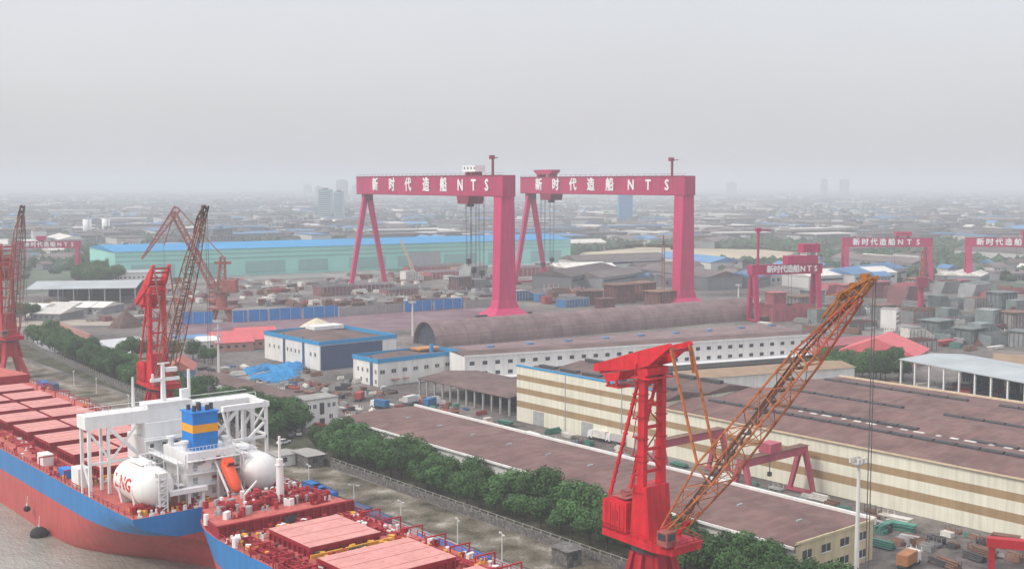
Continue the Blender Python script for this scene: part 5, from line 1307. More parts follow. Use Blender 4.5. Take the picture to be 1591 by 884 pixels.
mb = MB(); mb.bx(-1, 2, -19.65, -19.52, D2 + .2, D2 + 1.6); mb.build('door', M['dark_metal'], t2)


# ------------------------------------------------------------------ trees
def make_tree(seed, H=8.2, R_=3.3, nleaf=3400, leafmat='leaf', lobes=11, leaf=.27):
    r = random.Random(seed)
    tr = MB(); tr.tube((0, 0, 0), (.1, .05, H * .42), .22, 7, .15, False)
    L_ = []
    for i in range(lobes):
        a_ = 2 * pi * i / lobes + r.uniform(-.4, .4); d = R_ * r.uniform(.25, .62); z = H * r.uniform(.45, .82)
        L_.append((Vector((d * cos(a_), d * sin(a_), z)), R_ * r.uniform(.40, .58)))
    L_.append((Vector((r.uniform(-.4, .4), r.uniform(-.4, .4), H * .80)), R_ * .5)); L_.append((Vector((0, 0, H * .55)), R_ * .62))
    for c, rr in L_[:6]: tr.tube((.1, .05, H * .36), c, .11, 5, .04, False)
    cr = MB()
    for c, rr in L_:
        n = int(nleaf * rr * rr / sum(q[1] ** 2 for q in L_))
        for k in range(n):
            u = r.uniform(-1, 1); t_ = r.uniform(0, 2 * pi); s_ = sqrt(1 - u * u); rad = rr * (r.uniform(.72, 1.08) if r.random() < .8 else r.uniform(.3, .8))
            p = c + Vector((s_ * cos(t_), s_ * sin(t_), u * .85)) * rad
            nrm = (Vector((s_ * cos(t_), s_ * sin(t_), u)) + Vector((r.uniform(-.8, .8), r.uniform(-.8, .8), r.uniform(-.3, .9)))).normalized()
            a = nrm.orthogonal().normalized(); b = nrm.cross(a); ph = r.uniform(0, 6.3); sz = leaf * r.uniform(.6, 1.35)
            e1 = (a * cos(ph) + b * sin(ph)) * sz; e2 = (b * cos(ph) - a * sin(ph)) * sz * .62
            cr.poly([p - e1, p - e2 * .9, p + e1 * .95, p + e2])
    return tr, cr
TREE = []
for k in range(6):
    tr, cr = make_tree(40 + k, H=(8.4, 7.8, 9.0, 8.0, 7.4, 8.8)[k], R_=(3.5, 3.3, 3.7, 3.5, 3.2, 3.6)[k])
    TREE.append((tr.mesh('trunk', M['bark']), cr.mesh('crown', M['leaf'])))
def tree(x, y, label, group, s=1.0, k=None, cat='tree'):
    k = random.randrange(6) if k is None else k
    t = T('street_tree', label, cat, (x, y, .05), random.uniform(0, 6.28), group)
    t.scale = (s * random.uniform(.92, 1.1), s * random.uniform(.92, 1.1), s * random.uniform(.9, 1.08))
    for nm, me in (('trunk', TREE[k][0]), ('crown', TREE[k][1])):
        o = bpy.data.objects.new(nm, me); COL.objects.link(o); o.parent = t
    return t
for row, x0, nm, gp in ((0, 167.4, 'tree from the gate in the wall-side row before the long shed', 'roadside trees before the long shed, wall side'), (1, 175.0, 'tree from the gate in the shed-side row before the long shed', 'roadside trees before the long shed, shed side')):
    ys = [118 + 5.25 * i + (2.4 if row else 0) for i in range(33)]
    for i, y in enumerate(ys):
        n = len(ys) - i
        tree(x0 + random.uniform(-.9, .9), y + random.uniform(-.8, .8), '%s %s' % (nth(n), nm), gp, random.uniform(.82, 1.2) * (1.08 if row else .98))
def wallx(y):
    P_ = [(306, 162.0), (355, 162.4), (422, 165.5), (498, 171.5), (584, 180)]
    for (a, xa), (b_, xb) in zip(P_[:-1], P_[1:]):
        if a <= y <= b_: return xa + (xb - xa) * (y - a) / (b_ - a)
    return 162.0
for row, off in ((0, 5.2), (1, 11.4)):
    ys = [309 + 4.7 * i for i in range(57)]
    for i, y in enumerate(ys):
        tree(wallx(y) + off + random.uniform(-1, 1), y + random.uniform(-1, 1), '%s tree from the gate office in the far %s row' % (nth(i + 1), ('wall-side', 'yard-side')[row]), 'far tree row, %s' % ('wall side', 'yard side')[row], random.uniform(.85, 1.25))
for i, (x, y) in enumerate([(178.5, 314), (179, 321), (178.3, 328), (178.8, 336), (178.4, 344), (178.9, 352), (178.2, 360)]):
    tree(x, y, '%s tree in the clump beside the brown-roofed row, counted from the gate office' % nth(i + 1), 'clump beside the brown-roofed row', 1.12)
rt = random.Random(5); pts = []
for i in range(26):
    pts.append(G(rt.uniform(1262, 1405), rt.uniform(574, 594)))
for i, p in enumerate(sorted(pts, key=lambda q: q[0] ** 2 + q[1] ** 2)):
    tree(p[0], p[1], '%s nearest tree in the grove between the wide hall and red roofs' % nth(i + 1), 'grove beyond the wide hall', rt.uniform(.95, 1.3))
for i, (px, py, s) in enumerate([(137, 556, 1.25), (145, 552, 1.1), (190, 562, 1.1), (205, 558, 1.2), (218, 560, 1.2), (232, 556, 1.0), (300, 562, 1.1), (318, 565, 1.0), (270, 560, 1.1), (25, 500, 1.3), (40, 498, 1.3), (55, 497, 1.2), (330, 566, .9)]):
    tree(*G(px, py), ['tall dark tree at the corner of the pink dock wall', 'smaller tree touching the tall one by the pink dock wall', 'leftmost tree of the bushes right of the paved basin', 'second tree of the bushes right of the paved basin', 'third tree of the bushes right of the paved basin', 'tree just left of the red crane tower',
         'left tree of three below the lilac-roofed workshop', 'middle tree of three below the lilac-roofed workshop', 'tree just right of the red crane tower', 'leftmost tree by the tan road bend', 'middle tree by the tan road bend', 'rightmost tree by the tan road bend', 'right tree of three below the lilac-roofed workshop'][i], 'yard trees', s)
pts = [G(rt.uniform(118, 184), rt.uniform(402, 446)) for i in range(40)]
for i, p in enumerate(sorted(pts, key=lambda q: q[0] ** 2 + q[1] ** 2)):
    tree(p[0], p[1], '%s nearest hazy tree in the wood left of the green hall' % nth(i + 1), 'wood left of the green hall', rt.uniform(1.3, 1.9))

# ------------------------------------------------------------------ yard goods
r = random.Random(11)
def goods_meshes():
    D = {}
    def add(kind, mb_mat): D.setdefault(kind, []).append(mb_mat)
    for k in range(3):
        mb = MB()
        for i in range(5 + k * 2): mb.box((r.uniform(-.3, .3), r.uniform(-.3, .3), .12 + .2 * i), (r.uniform(4, 6.5), r.uniform(1.6, 2.4), .16), r.uniform(-.12, .12))
        add('plate_stack', mb)
        mb = MB()
        for i in range(4):
            for j in range(5 - i): mb.tube((-3.0 + r.uniform(-.4, .4), (j - (4 - i) / 2) * .5, .27 + .43 * i), (3.0 + r.uniform(-.4, .4), (j - (4 - i) / 2) * .5, .27 + .43 * i), .24, 7)
        add('pipe_bundle', mb)
        mb = MB()
        for i in range(4): mb.bx(-1.8, 1.8, -1.2 + .62 * i, -1.2 + .62 * i + .5, 0, r.uniform(.8, 1.9))
        mb.bx(-1.9, 1.9, -1.3, 1.3, -.0, .12); add('crate_row', mb)
        mb = MB(); mb.bx(-1.5, 1.5, -1.1, 1.1, .05, 1.9); mb.bx(-1.55, 1.55, -1.15, 1.15, 1.92, 2.02); mb.bx(-1.56, -1.51, -.6, .5, .1, 1.7); add('site_cabin', mb)
        mb = MB()
        for i in range(4): mb.bar((-2.6, -1.0 + .66 * i, .5 + .1 * k), (2.6, -1.0 + .66 * i, .5 + .1 * k), .3, .4)
        for x in (-2.2, 0, 2.2):
            mb.bar((x, -1.3, .2), (x, 1.3, .2), .25); mb.bar((x, -1.1, .7), (x, -1.1, 1.7 + .3 * k), .2); mb.bar((x, 1.1, .7), (x, 1.1, 1.7 + .3 * k), .2)
        add('steel_rack', mb)
    return D
GM = goods_meshes()
MESHC = {}
def goods(kind, mat, x, y, rz, s, label, group):
    v = r.randrange(3); key = (kind, v, mat)
    if key not in MESHC: MESHC[key] = GM[kind][v].mesh(kind, M[mat])
    o = bpy.data.objects.new(kind, MESHC[key]); COL.objects.link(o)
    o.location = (x, y, .1); o.rotation_euler = (0, 0, rz); o.scale = (s, s, s)
    return later(o, label, kind.replace('_', ' '), group)
WORD = {'rusty': 'rusty', 'steel_grey': 'grey', 'pale': 'pale', 'blue_goods': 'blue', 'green_goods': 'green', 'red_goods': 'red', 'orange_goods': 'orange', 'tarp': 'bright blue', 'dark_metal': 'black', 'block_brown': 'brown'}
def strew(n, place, zone, mats, kinds, smin=.7, smax=1.3, angs=(0, pi / 2)):
    for i in range(n):
        x, y = place(); k = r.choice(kinds); m = r.choice(mats)
        goods(k, m, x, y, r.choice(angs) + r.gauss(0, .12), r.uniform(smin, smax), '%s %s in %s' % (WORD[m], k.replace('_', ' '), zone), 'goods in ' + zone)
KS = ['plate_stack', 'pipe_bundle', 'crate_row', 'steel_rack']
strew(170, lambda: (r.uniform(208.5, 236), r.uniform(108, 245)), 'the strip yard before the striped wall', ['rusty', 'rusty', 'dark_metal', 'steel_grey', 'green_goods', 'pale'], KS, .45, .95, (pi / 2,))
strew(16, lambda: (r.uniform(214, 226), r.uniform(142, 166)), 'the green heap beside the yard gantry', ['green_goods', 'green_goods', 'steel_grey'], KS, .6, 1.0)
strew(46, lambda: (r.uniform(209, 236), r.uniform(245, 292)), 'the yard at the striped hall corner', ['rusty', 'pale', 'blue_goods', 'green_goods', 'pale', 'orange_goods'], KS + ['site_cabin'], .6, 1.0)
strew(120, lambda: (r.uniform(197, 240), r.uniform(296, 362)), 'the busy yard behind the gate office', ['rusty', 'rusty', 'pale', 'blue_goods', 'steel_grey', 'red_goods', 'green_goods', 'dark_metal', 'pale', 'rusty'], KS + ['site_cabin'], .42, .85)
strew(70, lambda: (r.uniform(198, 241), r.uniform(364, 446)), 'the yard left of the white workshops', ['rusty', 'rusty', 'steel_grey', 'blue_goods', 'red_goods', 'dark_metal', 'pale'], KS, .5, 1.0)
strew(150, lambda: G(r.uniform(270, 560), r.uniform(436, 478)), 'the hazy stock yard beyond the blue hoardings', ['rusty', 'pale', 'steel_grey', 'rusty', 'pale', 'block_brown', 'steel_grey', 'red_goods'], KS + ['site_cabin'], .9, 1.9)
strew(120, lambda: G(r.uniform(540, 765), r.uniform(428, 474)), 'the dock side between the giant gantry legs', ['rusty', 'block_brown', 'steel_grey', 'rusty', 'pale', 'steel_grey'], KS + ['site_cabin'], .9, 1.9)
strew(24, lambda: G(r.uniform(790, 900), r.uniform(430, 476)), 'the dock side between the two giant gantries', ['pale', 'blue_goods', 'steel_grey', 'red_goods', 'rusty'], KS + ['site_cabin'], 1.2, 2.4)
strew(36, lambda: G(r.uniform(880, 1160), r.uniform(422, 440)), 'the far yard behind the brown hull blocks', ['pale', 'pale', 'steel_grey', 'blue_goods', 'rusty'], KS + ['site_cabin'], 1.5, 3.2)
strew(60, lambda: G(r.uniform(1400, 1591), r.uniform(448, 545)), 'the crowded block yard at the right edge', ['rusty', 'steel_grey', 'block_brown', 'red_goods', 'steel_grey', 'pale', 'green_goods'], KS, 1.2, 2.4)
strew(40, lambda: G(r.uniform(1160, 1400), r.uniform(470, 548)), 'the yard around the red roofs at right', ['rusty', 'steel_grey', 'block_brown', 'red_goods', 'pale'], KS, 1.0, 1.9)
strew(26, lambda: G(r.uniform(1380, 1591), r.uniform(596, 628)), 'the yard at the foot of the white posts', ['rusty', 'red_goods', 'steel_grey', 'pale', 'blue_goods'], KS, .8, 1.3)
strew(30, lambda: G(r.uniform(40, 260), r.uniform(472, 500)), 'the yard beside the pale grey sheds', ['rusty', 'pale', 'steel_grey', 'block_brown'], KS, 1.2, 2.2)
# blue tarpaulined heaps
for i, (px, py, sx, sy_, h_) in enumerate([(408, 577, 9, 5, 2.6), (440, 579, 11, 6, 3.0), (418, 588, 8, 4, 2.0), (455, 572, 7, 5, 2.4), (436, 592, 6, 3.5, 1.6)]):
    g_ = G(px, py); t = T('covered_heap', ['bright blue tarpaulin heap at the foot of the white workshop, leftmost', 'largest bright blue tarpaulin heap beside the white workshop', 'low bright blue tarpaulin heap nearest the tree row, left one', 'bright blue tarpaulin heap against the workshop corner', 'smallest bright blue tarpaulin heap, nearest the tree row'][i], 'covered heap', (*g_, 0), r.uniform(0, 3), 'blue tarpaulin heaps')
    mb = MB(); n = 9; rr_ = random.Random(i); Z = [[(h_ * max(0, 1 - (2 * a / n - 1) ** 4) * max(0, 1 - (2 * b / n - 1) ** 4) * rr_.uniform(.7, 1.1)) for b in range(n + 1)] for a in range(n + 1)]
    mb.loft([[((a / n - .5) * sx * 2, (b / n - .5) * sy_ * 2, Z[a][b] + .12) for b in range(n + 1)] for a in range(n + 1)]); mb.build('tarpaulin', M['tarp'], t)
    for k in range(5):
        mb = MB(); mb.box(((k / 4 - .5) * sx * 1.7, (-1) ** k * sy_ * .9, .5), (1.6, .8, .9), k); mb.build('weight_block', M['steel_grey'], t)
g_ = G(492, 507); t = T('sand_heap', 'pale sand heap behind the blue-edged white workshop', 'heap', (*g_, 0))
mb = MB(); mb.loft([[(rad * 9 * cos(2 * pi * k / 20) * (1 + .1 * sin(3 * k)), rad * 7 * sin(2 * pi * k / 20), 4.6 * (1 - rad) ** .8) for k in range(20)] for rad in (1, .8, .6, .4, .2, .03)], closed=True); mb.build('heap_body', M['sand'], t)
g_ = G(196, 508); t = T('ore_heap', 'dark purple-brown heap behind the paved basin', 'heap', (*g_, 0))
mb = MB(); mb.loft([[(rad * 9 * cos(2 * pi * k / 20) * (1 + .12 * sin(2 * k)), rad * 7 * sin(2 * pi * k / 20), 9 * (1 - rad) ** .8) for k in range(20)] for rad in (1, .8, .6, .4, .2, .03)], closed=True); mb.build('heap_body', M['jib_dark'], t)

# --- hull blocks
def block_mesh(kind, seed):
    rr_ = random.Random(seed); sh, pl = MB(), MB()
    if kind == 0:      # double-bottom block standing on end, wide flange on top
        sh.bx(-6, 6, -5, 5, 0, 9); pl.bx(-7.2, 7.2, -6, 6, 9.02, 9.5)
        for i in range(6): pl.bx(-5.6 + 2.2 * i, -5.3 + 2.2 * i, -5.45, -5.01, .2, 8.9)
        for i in range(4): pl.bx(-6.4, -6.01, -4.5 + 2.8 * i, -4.2 + 2.8 * i, .2, 8.9)
    elif kind == 1:    # side shell wedge
        sh.ext([(-8, -4, 0), (8, -4, 0), (8, -4, 4), (2, -4, 8), (-8, -4, 8.5)], (0, 8, 0))
        for i in range(7): pl.bx(-7.6 + 2.3 * i, -7.3 + 2.3 * i, -4.4, -4.01, .2, 4 if i > 4 else 7.6)
        pl.bx(-8.1, 1.4, -4.1, 4.1, 8.52, 8.8)
    elif kind == 2:    # long flat panel block with cells
        sh.bx(-12, 12, -5, 5, 0, 5)
        for i in range(9): pl.bx(-11.6 + 2.8 * i, -11.3 + 2.8 * i, -5.35, -5.01, .1, 4.9)
        for i in range(4): pl.bx(-11.8, 11.8, -4.6 + 3 * i, -4.3 + 3 * i, 5.02, 6.0)
    else:              # curved bow piece
        rings = []
        for j in range(6):
            f = j / 5; rings.append([(-9 + 18 * f, -4.5 * (1 - .5 * f * f), 0), (-9 + 18 * f + 1.5, -5.2 * (1 - .6 * f * f), 5), (-9 + 18 * f + 3, -5.4 * (1 - .7 * f * f), 9), (-9 + 18 * f + 3, 5.4 * (1 - .7 * f * f), 9), (-9 + 18 * f + 1.5, 5.2 * (1 - .6 * f * f), 5), (-9 + 18 * f, 4.5 * (1 - .5 * f * f), 0)])
        sh.loft(rings, closed=True, caps=True)
        for i in range(4): pl.bx(-5 + 4 * i, -4.7 + 4 * i, -3.5, 3.5, 9.02, 10.2)
    return sh, pl
BM = [block_mesh(k, k) for k in range(4)]
def block(px, py, kind, mat, s, label, plate='rusty', rz=None, z=0.0):
    key = ('block', kind, mat); key2 = ('plate', kind, plate)
    if key not in MESHC: MESHC[key] = BM[kind][0].mesh('shell', M[mat])
    if key2 not in MESHC: MESHC[key2] = BM[kind][1].mesh('stiffener', M[plate])
    t = T('hull_block', label, 'hull block', (*G(px, py), z), radians(-8) + r.uniform(-.25, .25) if rz is None else rz, 'hull blocks in the yard'); s *= .86; t.scale = (s, s, s * r.uniform(.75, 1.15))
    for nm, k_ in (('shell', key), ('stiffener', key2)):
        o = bpy.data.objects.new(nm, MESHC[k_]); COL.objects.link(o); o.parent = t
    return t
for i, (px, py, s) in enumerate([(916, 472, 1.3), (962, 470, 1.45), (998, 466, 1.3), (1024, 474, 1.35), (1046, 470, 1.2), (940, 480, .9)]):
    block(px, py, 0, 'block_brown', s, ['brown hull block with pale flange, leftmost before the right gantry', 'tallest brown hull block, second before the right gantry', 'brown hull block set back behind its neighbours before the right gantry', 'brown hull block in front of the right gantry, fourth along', 'brown hull block beside the right gantry leg', 'low brown hull block before the leftmost ones'][i], 'block_brown' if i == 5 else 'rusty')
spec = [(1205, 476, 0, 'block_red', 1.25), (1222, 497, 2, 'block_red', 1.3), (1245, 480, 0, 'block_grey', 1.2), (1262, 470, 0, 'block_green', 1.3), (1290, 458, 3, 'block_red', 1.4), (1318, 462, 0, 'block_red', 1.5), (1345, 452, 2, 'block_red', 1.5), (1362, 462, 0, 'block_brown', 1.4), (1385, 462, 1, 'block_brown', 1.4),
        (1405, 470, 3, 'block_brown', 1.4), (1425, 452, 0, 'block_grey', 1.3), (1470, 455, 3, 'block_grey', 1.4), (1492, 450, 0, 'block_brown', 1.2), (1515, 462, 3, 'block_grey', 1.5), (1548, 463, 2, 'block_red', 1.5), (1580, 462, 2, 'block_red', 1.4), (1460, 480, 1, 'block_green', 1.3), (1490, 478, 2, 'block_grey', 1.3),
        (1520, 484, 1, 'block_grey', 1.4), (1555, 482, 0, 'block_green', 1.3), (1586, 486, 1, 'block_green', 1.3), (1440, 500, 2, 'block_grey', 1.2), (1475, 502, 1, 'block_green', 1.2), (1508, 505, 2, 'block_grey', 1.2), (1540, 508, 1, 'block_green', 1.3), (1575, 510, 0, 'block_grey', 1.1), (1455, 522, 0, 'block_green', 1.2), (1480, 530, 2, 'block_green', 1.25),
        (1505, 533, 0, 'block_green', 1.2), (1530, 530, 1, 'block_grey', 1.1), (1558, 536, 2, 'block_green', 1.2), (1585, 538, 0, 'block_grey', 1.1), (1425, 532, 1, 'pale', 1.0), (1415, 545, 2, 'block_grey', 1.0), (1330, 490, 1, 'block_green', 1.1), (1352, 486, 2, 'pale', 1.0), (1300, 488, 2, 'block_grey', 1.1), (1275, 500, 1, 'block_green', 1.1), (1372, 496, 0, 'block_green', 1.0), (1330, 512, 2, 'block_green', 1.0)]
KN = ['flanged', 'wedge-shaped', 'long ribbed', 'curved']
CN = {'block_red': 'dull red', 'block_brown': 'brown', 'block_grey': 'grey', 'block_green': 'grey-green', 'pale': 'pale'}
for px, py, k, m, s in spec:
    later(block(px, py, k, m, s * r.uniform(.75, 1.1), '', r.choice(['rusty', 'block_grey', 'block_green', 'steel_grey']) if m in ('block_grey', 'block_green', 'pale') else 'block_red'), '%s %s hull block in the crowded yard at right' % (CN[m], KN[k]), 'hull block', 'hull blocks at right')
for i, (px, py, k, m, s) in enumerate([(660, 427, 2, 'block_red', 1.6), (700, 424, 2, 'orange_goods', 1.4), (726, 425, 2, 'orange_goods', 1.3), (690, 432, 2, 'block_red', 1.5), (828, 428, 2, 'block_red', 1.5), (846, 425, 0, 'block_red', 1.2), (880, 428, 0, 'red_goods', 1.0), (640, 437, 1, 'pale', 1.2), (735, 437, 3, 'block_grey', 1.4), (715, 450, 0, 'block_brown', 1.2), (748, 448, 1, 'block_grey', 1.2), (812, 466, 1, 'blue_goods', 1.1), (890, 476, 2, 'blue_goods', 1.0), (580, 452, 2, 'block_brown', 1.3), (520, 458, 2, 'block_brown', 1.3), (620, 458, 2, 'block_brown', 1.2)]):
    later(block(px, py, k, m, s, '', 'steel_grey'), '%s %s hull section before the green hall' % ({'orange_goods': 'orange', 'red_goods': 'bright red', 'blue_goods': 'blue'}.get(m, CN.get(m)), KN[k]), 'hull block', 'hull sections before the green hall')

# ------------------------------------------------------------------ quay furniture
def container(x, y, rz, label, mat='container_blue', z=.08):
    t = T('shipping_container', label, 'container', (x, y, z), rz, 'containers on the quay')
    mb = MB(); mb.bx(-3.03, 3.03, -1.2, 1.2, .12, 2.5); mb.build('container_body', M[mat], t)
    mb = MB()
    for x_ in (-3.05, 2.93):
        for y_ in (-1.24, 1.12): mb.bx(x_, x_ + .12, y_, y_ + .12, 0, 2.56)
    mb.bx(-3.05, 3.05, -1.26, -1.21, 2.45, 2.6); mb.bx(-3.05, 3.05, 1.21, 1.26, 2.45, 2.6); mb.build('corner_frame', M['door_blue'], t)
    mb = MB()
    for y_ in (-.8, -.3, .3, .8): mb.bx(3.06, 3.1, y_ - .03, y_ + .03, .2, 2.4)
    mb.build('door_bar', M['grey_metal'], t)
    return t
for i, (px, py, m) in enumerate([(486, 766, 0), (498, 772, 0), (508, 778, 0), (560, 803, 1), (590, 817, 1), (655, 854, 0), (688, 862, 0), (718, 873, 0), (742, 881, 0), (68, 603, 0), (82, 606, 1)]):
    g_ = G(px, py)
    container(g_[0], g_[1], radians(90 + random.uniform(-4, 4)), ['blue container nearest the ship stern on the quay, left of three in a row', 'middle blue container of three in a row by the ship stern', 'right blue container of three in a row by the ship stern', 'dark blue container beside the red breakwater, left one', 'dark blue container beside the red breakwater, right one', 'light blue container alone on the quay by the lower ship',
              'blue container in the lower quay row, first after the lone one', 'blue container in the lower quay row, middle', 'blue container in the lower quay row, nearest the bottom edge', 'blue container by the far ship forecastle, left one', 'dark blue container by the far ship forecastle, right one'][i], 'container_blue' if m == 0 else 'door_blue')
def lamp_post(px, py, h, label, double=True):
    t = T('lamp_post', label, 'lamp post', (*G(px, py), .05), random.uniform(0, 3), 'lamp posts on the quay')
    mb = MB(); mb.tube((0, 0, 0), (0, 0, h), .14, 7, .09); mb.build('pole', M['wall_white'], t)
    mb = MB(); mb.bar((-1.1 if double else 0, 0, h - .1), (1.1, 0, h + .1), .12); mb.build('bracket', M['grey_metal'], t)
    for x in ((-1.1, 1.1) if double else (1.1,)):
        mb = MB(); mb.box((x, 0, h - .05), (.8, .4, .22)); mb.build('lamp_head', M['pale'], t)
for i, (px, py) in enumerate([(480, 757), (550, 790), (623, 818), (711, 848), (780, 872), (115, 600), (150, 612), (200, 640)]):
    lamp_post(px, py, 5.6, '%s slim pale lamp post along the quay, counted from the %s' % (nth(i + 1 if i < 5 else i - 4), 'white ship stern' if i < 5 else 'far forecastle'))
def light_mast(g_, h, label, rings):
    t = T('light_mast', label, 'light mast', (*g_, .05), 0, 'tall light masts')
    mb = MB(); mb.tube((0, 0, 0), (0, 0, h), .5, 10, .28); mb.build('pole', M['wall_white'], t)
    for k in range(rings):
        mb = MB(); z = h - .8 - 2.6 * k; mb.bx(-1.5, 1.5, -1.0, 1.0, z, z + .12); mb.bar((-1.5, -1, z + 1), (1.5, -1, z + 1), .08); mb.bar((-1.5, 1, z + 1), (1.5, 1, z + 1), .08); mb.build('platform', M['grey_metal'], t)
    for x in (-1.3, 0, 1.3):
        for y in (-.9, .9):
            mb = MB(); mb.box((x, y, h - .2), (.7, .3, .7)); mb.build('floodlight', M['pale'], t)
light_mast(G(1330, 905), 23.6, 'tall pale floodlight mast at the corner of the long shed end wall', 1)
light_mast(G(340, 585), 22.0, 'tall white floodlight mast with platforms between the left crane and white workshop', 4)
light_mast(G(1147, 478), 14.0, 'white floodlight mast at the far end of the vaulted store', 1)
light_mast(G(641, 522), 17.0, 'thin grey floodlight mast before the purple-brown ground', 1)

# --- vehicles
def car(g_, rz, mat, label, truck=False, cat='car'):
    t = T('truck' if truck else 'car', label, 'truck' if truck else cat, (*g_, .1), rz)
    if truck:
        mb = MB(); mb.bx(-3.6, 1.5, -1.15, 1.15, 1.0, 3.1); mb.build('cargo_box', M[mat], t)
        mb = MB(); mb.ext([(1.7, -1.1, .6), (3.5, -1.1, .6), (3.5, -1.1, 1.7), (3.2, -1.1, 2.7), (1.7, -1.1, 2.7)], (0, 2.2, 0)); mb.build('cab', M['car_white'], t)
        mb = MB(); mb.bx(-3.6, 3.4, -.9, .9, .55, .98); mb.build('chassis', M['dark_metal'], t)
        mb = MB(); mb.hexa([(3.52, -.9, 1.75), (3.55, -.9, 1.75), (3.55, .9, 1.75), (3.52, .9, 1.75), (3.24, -.9, 2.55), (3.28, -.9, 2.55), (3.28, .9, 2.55), (3.24, .9, 2.55)]); mb.build('windscreen', M['glass'], t)
        ws = [(-2.6, 1), (-1.6, 1), (2.6, 1)]; rad = .5
    else:
        mb = MB(); mb.ext([(-2.2, -.88, .35), (2.2, -.88, .35), (2.25, -.88, .75), (1.1, -.88, .95), (-2.0, -.88, 1.0), (-2.25, -.88, .8)], (0, 1.76, 0)); mb.build('body', M[mat], t)
        mb = MB(); mb.hexa([(-1.9, -.8, .98), (1.0, -.8, .96), (1.0, .8, .96), (-1.9, .8, .98), (-1.4, -.66, 1.48), (.3, -.66, 1.48), (.3, .66, 1.48), (-1.4, .66, 1.48)]); mb.build('cabin_glass', M['glass'], t)
        mb = MB(); mb.bx(-1.42, .32, -.68, .68, 1.49, 1.53); mb.build('car_roof', M[mat], t)
        ws = [(-1.35, .8), (1.35, .8)]; rad = .33
    for x, y in ws:
        for s in (-1, 1):
            mb = MB(); mb.tube((x, s * y - .1, rad), (x, s * y + .1, rad), rad, 10); mb.build('wheel', M['rubber'], t)
    return t
car(G(441, 690), radians(20), 'car_white', 'white car parked at the road junction beside the small gatehouse')
car(G(462, 676), radians(75), 'car_white', 'white car further up the road junction near the gate office')
car(G(496, 664), radians(10), 'car_red', 'red car parked beside the white gate office')
car(G(452, 680), radians(60), 'car_dark', 'dark car between the two white cars at the junction')
car(G(470, 720), radians(90), 'car_dark', 'dark car standing by the pump house wall')
car(G(958, 690), radians(92), 'house_white', 'white box truck beside the near shed edge left of the red crane', True)
car(G(930, 684), radians(92), 'pale', 'pale box truck behind the white one left of the red crane', True)
car(G(640, 628), radians(15), 'house_white', 'white box truck in the yard before the dark open shed', True)
car(G(590, 635), radians(100), 'blue_goods', 'blue box truck in the yard behind the gate office', True)
car(G(560, 622), radians(40), 'red_goods', 'red box truck in the yard behind the gate office', True)
car(G(670, 632), radians(20), 'blue_goods', 'blue box truck beside the long shed far edge', True)
car(G(1412, 880), radians(10), 'orange_goods', 'orange box truck below the striped wall at bottom right', True)

# ------------------------------------------------------------------ the hazy town
rc = random.Random(21)
def in_hall(x, y, front=-40):
    dx, dy = x - 352, y - 903; a_ = radians(-8.5)
    u, v = dx * cos(a_) + dy * sin(a_), -dx * sin(a_) + dy * cos(a_)
    return -15 < u < LG + 15 and front < v < 110
FIELD = [G(865, 409), G(1195, 413), G(1300, 398), G(1190, 388), G(1000, 384), G(900, 393)]
def in_poly(x, y, P_):
    c = False
    for (x1, y1), (x2, y2) in zip(P_, P_[1:] + P_[:1]):
        if (y1 > y) != (y2 > y) and x < (x2 - x1) * (y - y1) / (y2 - y1) + x1: c = not c
    return c
def town_mesh(kind):
    mb = MB()
    if kind == 0:    # gabled house
        mb.bx(-7, 7, -5, 5, 0, 6.2); mb.mi = 1; mb.ext([(-7.4, -5.6, 6.22), (-7.4, 0, 9.2), (-7.4, 5.6, 6.22)], (14.8, 0, 0))
        mb.mi = 2
        for z in (1.2, 4.0):
            for x in (-5, -1.5, 2, 5): mb.bx(x - .6, x + .6, -5.05, -5.005, z, z + 1.3)
    elif kind == 1:  # flat-roofed block of flats
        mb.bx(-14, 14, -6, 6, 0, 15); mb.mi = 1; mb.bx(-14.3, 14.3, -6.3, 6.3, 15.02, 15.6); mb.bx(-3, 3, -3, 3, 15.62, 18)
        mb.mi = 2
        for k in range(5):
            for x in range(-12, 13, 4): mb.bx(x - 1, x + 1, -6.05, -6.005, 1 + 2.9 * k, 2.5 + 2.9 * k)
    elif kind == 2:  # long factory shed
        mb.bx(-40, 40, -13, 13, 0, 8); mb.mi = 1; mb.ext([(-40.5, -13.6, 8.02), (-40.5, 0, 11.5), (-40.5, 13.6, 8.02)], (81, 0, 0))
        mb.mi = 2; mb.bx(-38, 38, -13.05, -13.005, 4.6, 6.2)
    else:            # low twin-span workshop
        mb.bx(-22, 22, -14, 14, 0, 6.5); mb.mi = 1
        for y in (-14, 0): mb.ext([(-22.4, y - .1, 6.52), (-22.4, y + 7, 9), (-22.4, y + 13.9, 6.52)], (44.8, 0, 0))
        mb.mi = 2
        for x in range(-20, 21, 5): mb.bx(x - 1.2, x + 1.2, -14.05, -14.005, 2, 4.2)
    return mb
TM = {}
def town(kind, wall, roof):
    key = (kind, wall, roof)
    if key not in TM: TM[key] = town_mesh(kind).mesh('town_house', [M[wall], M[roof], M['glass']])
    return TM[key]
TK = ['gabled house', 'flat-roofed block', 'long factory shed', 'twin-span workshop']; TW = {'house_white': 'white', 'house_grey': 'grey'}
TR = {'house_roof': 'dark-roofed', 'house_blue': 'blue-roofed', 'pale': 'pale-roofed'}
n = 0
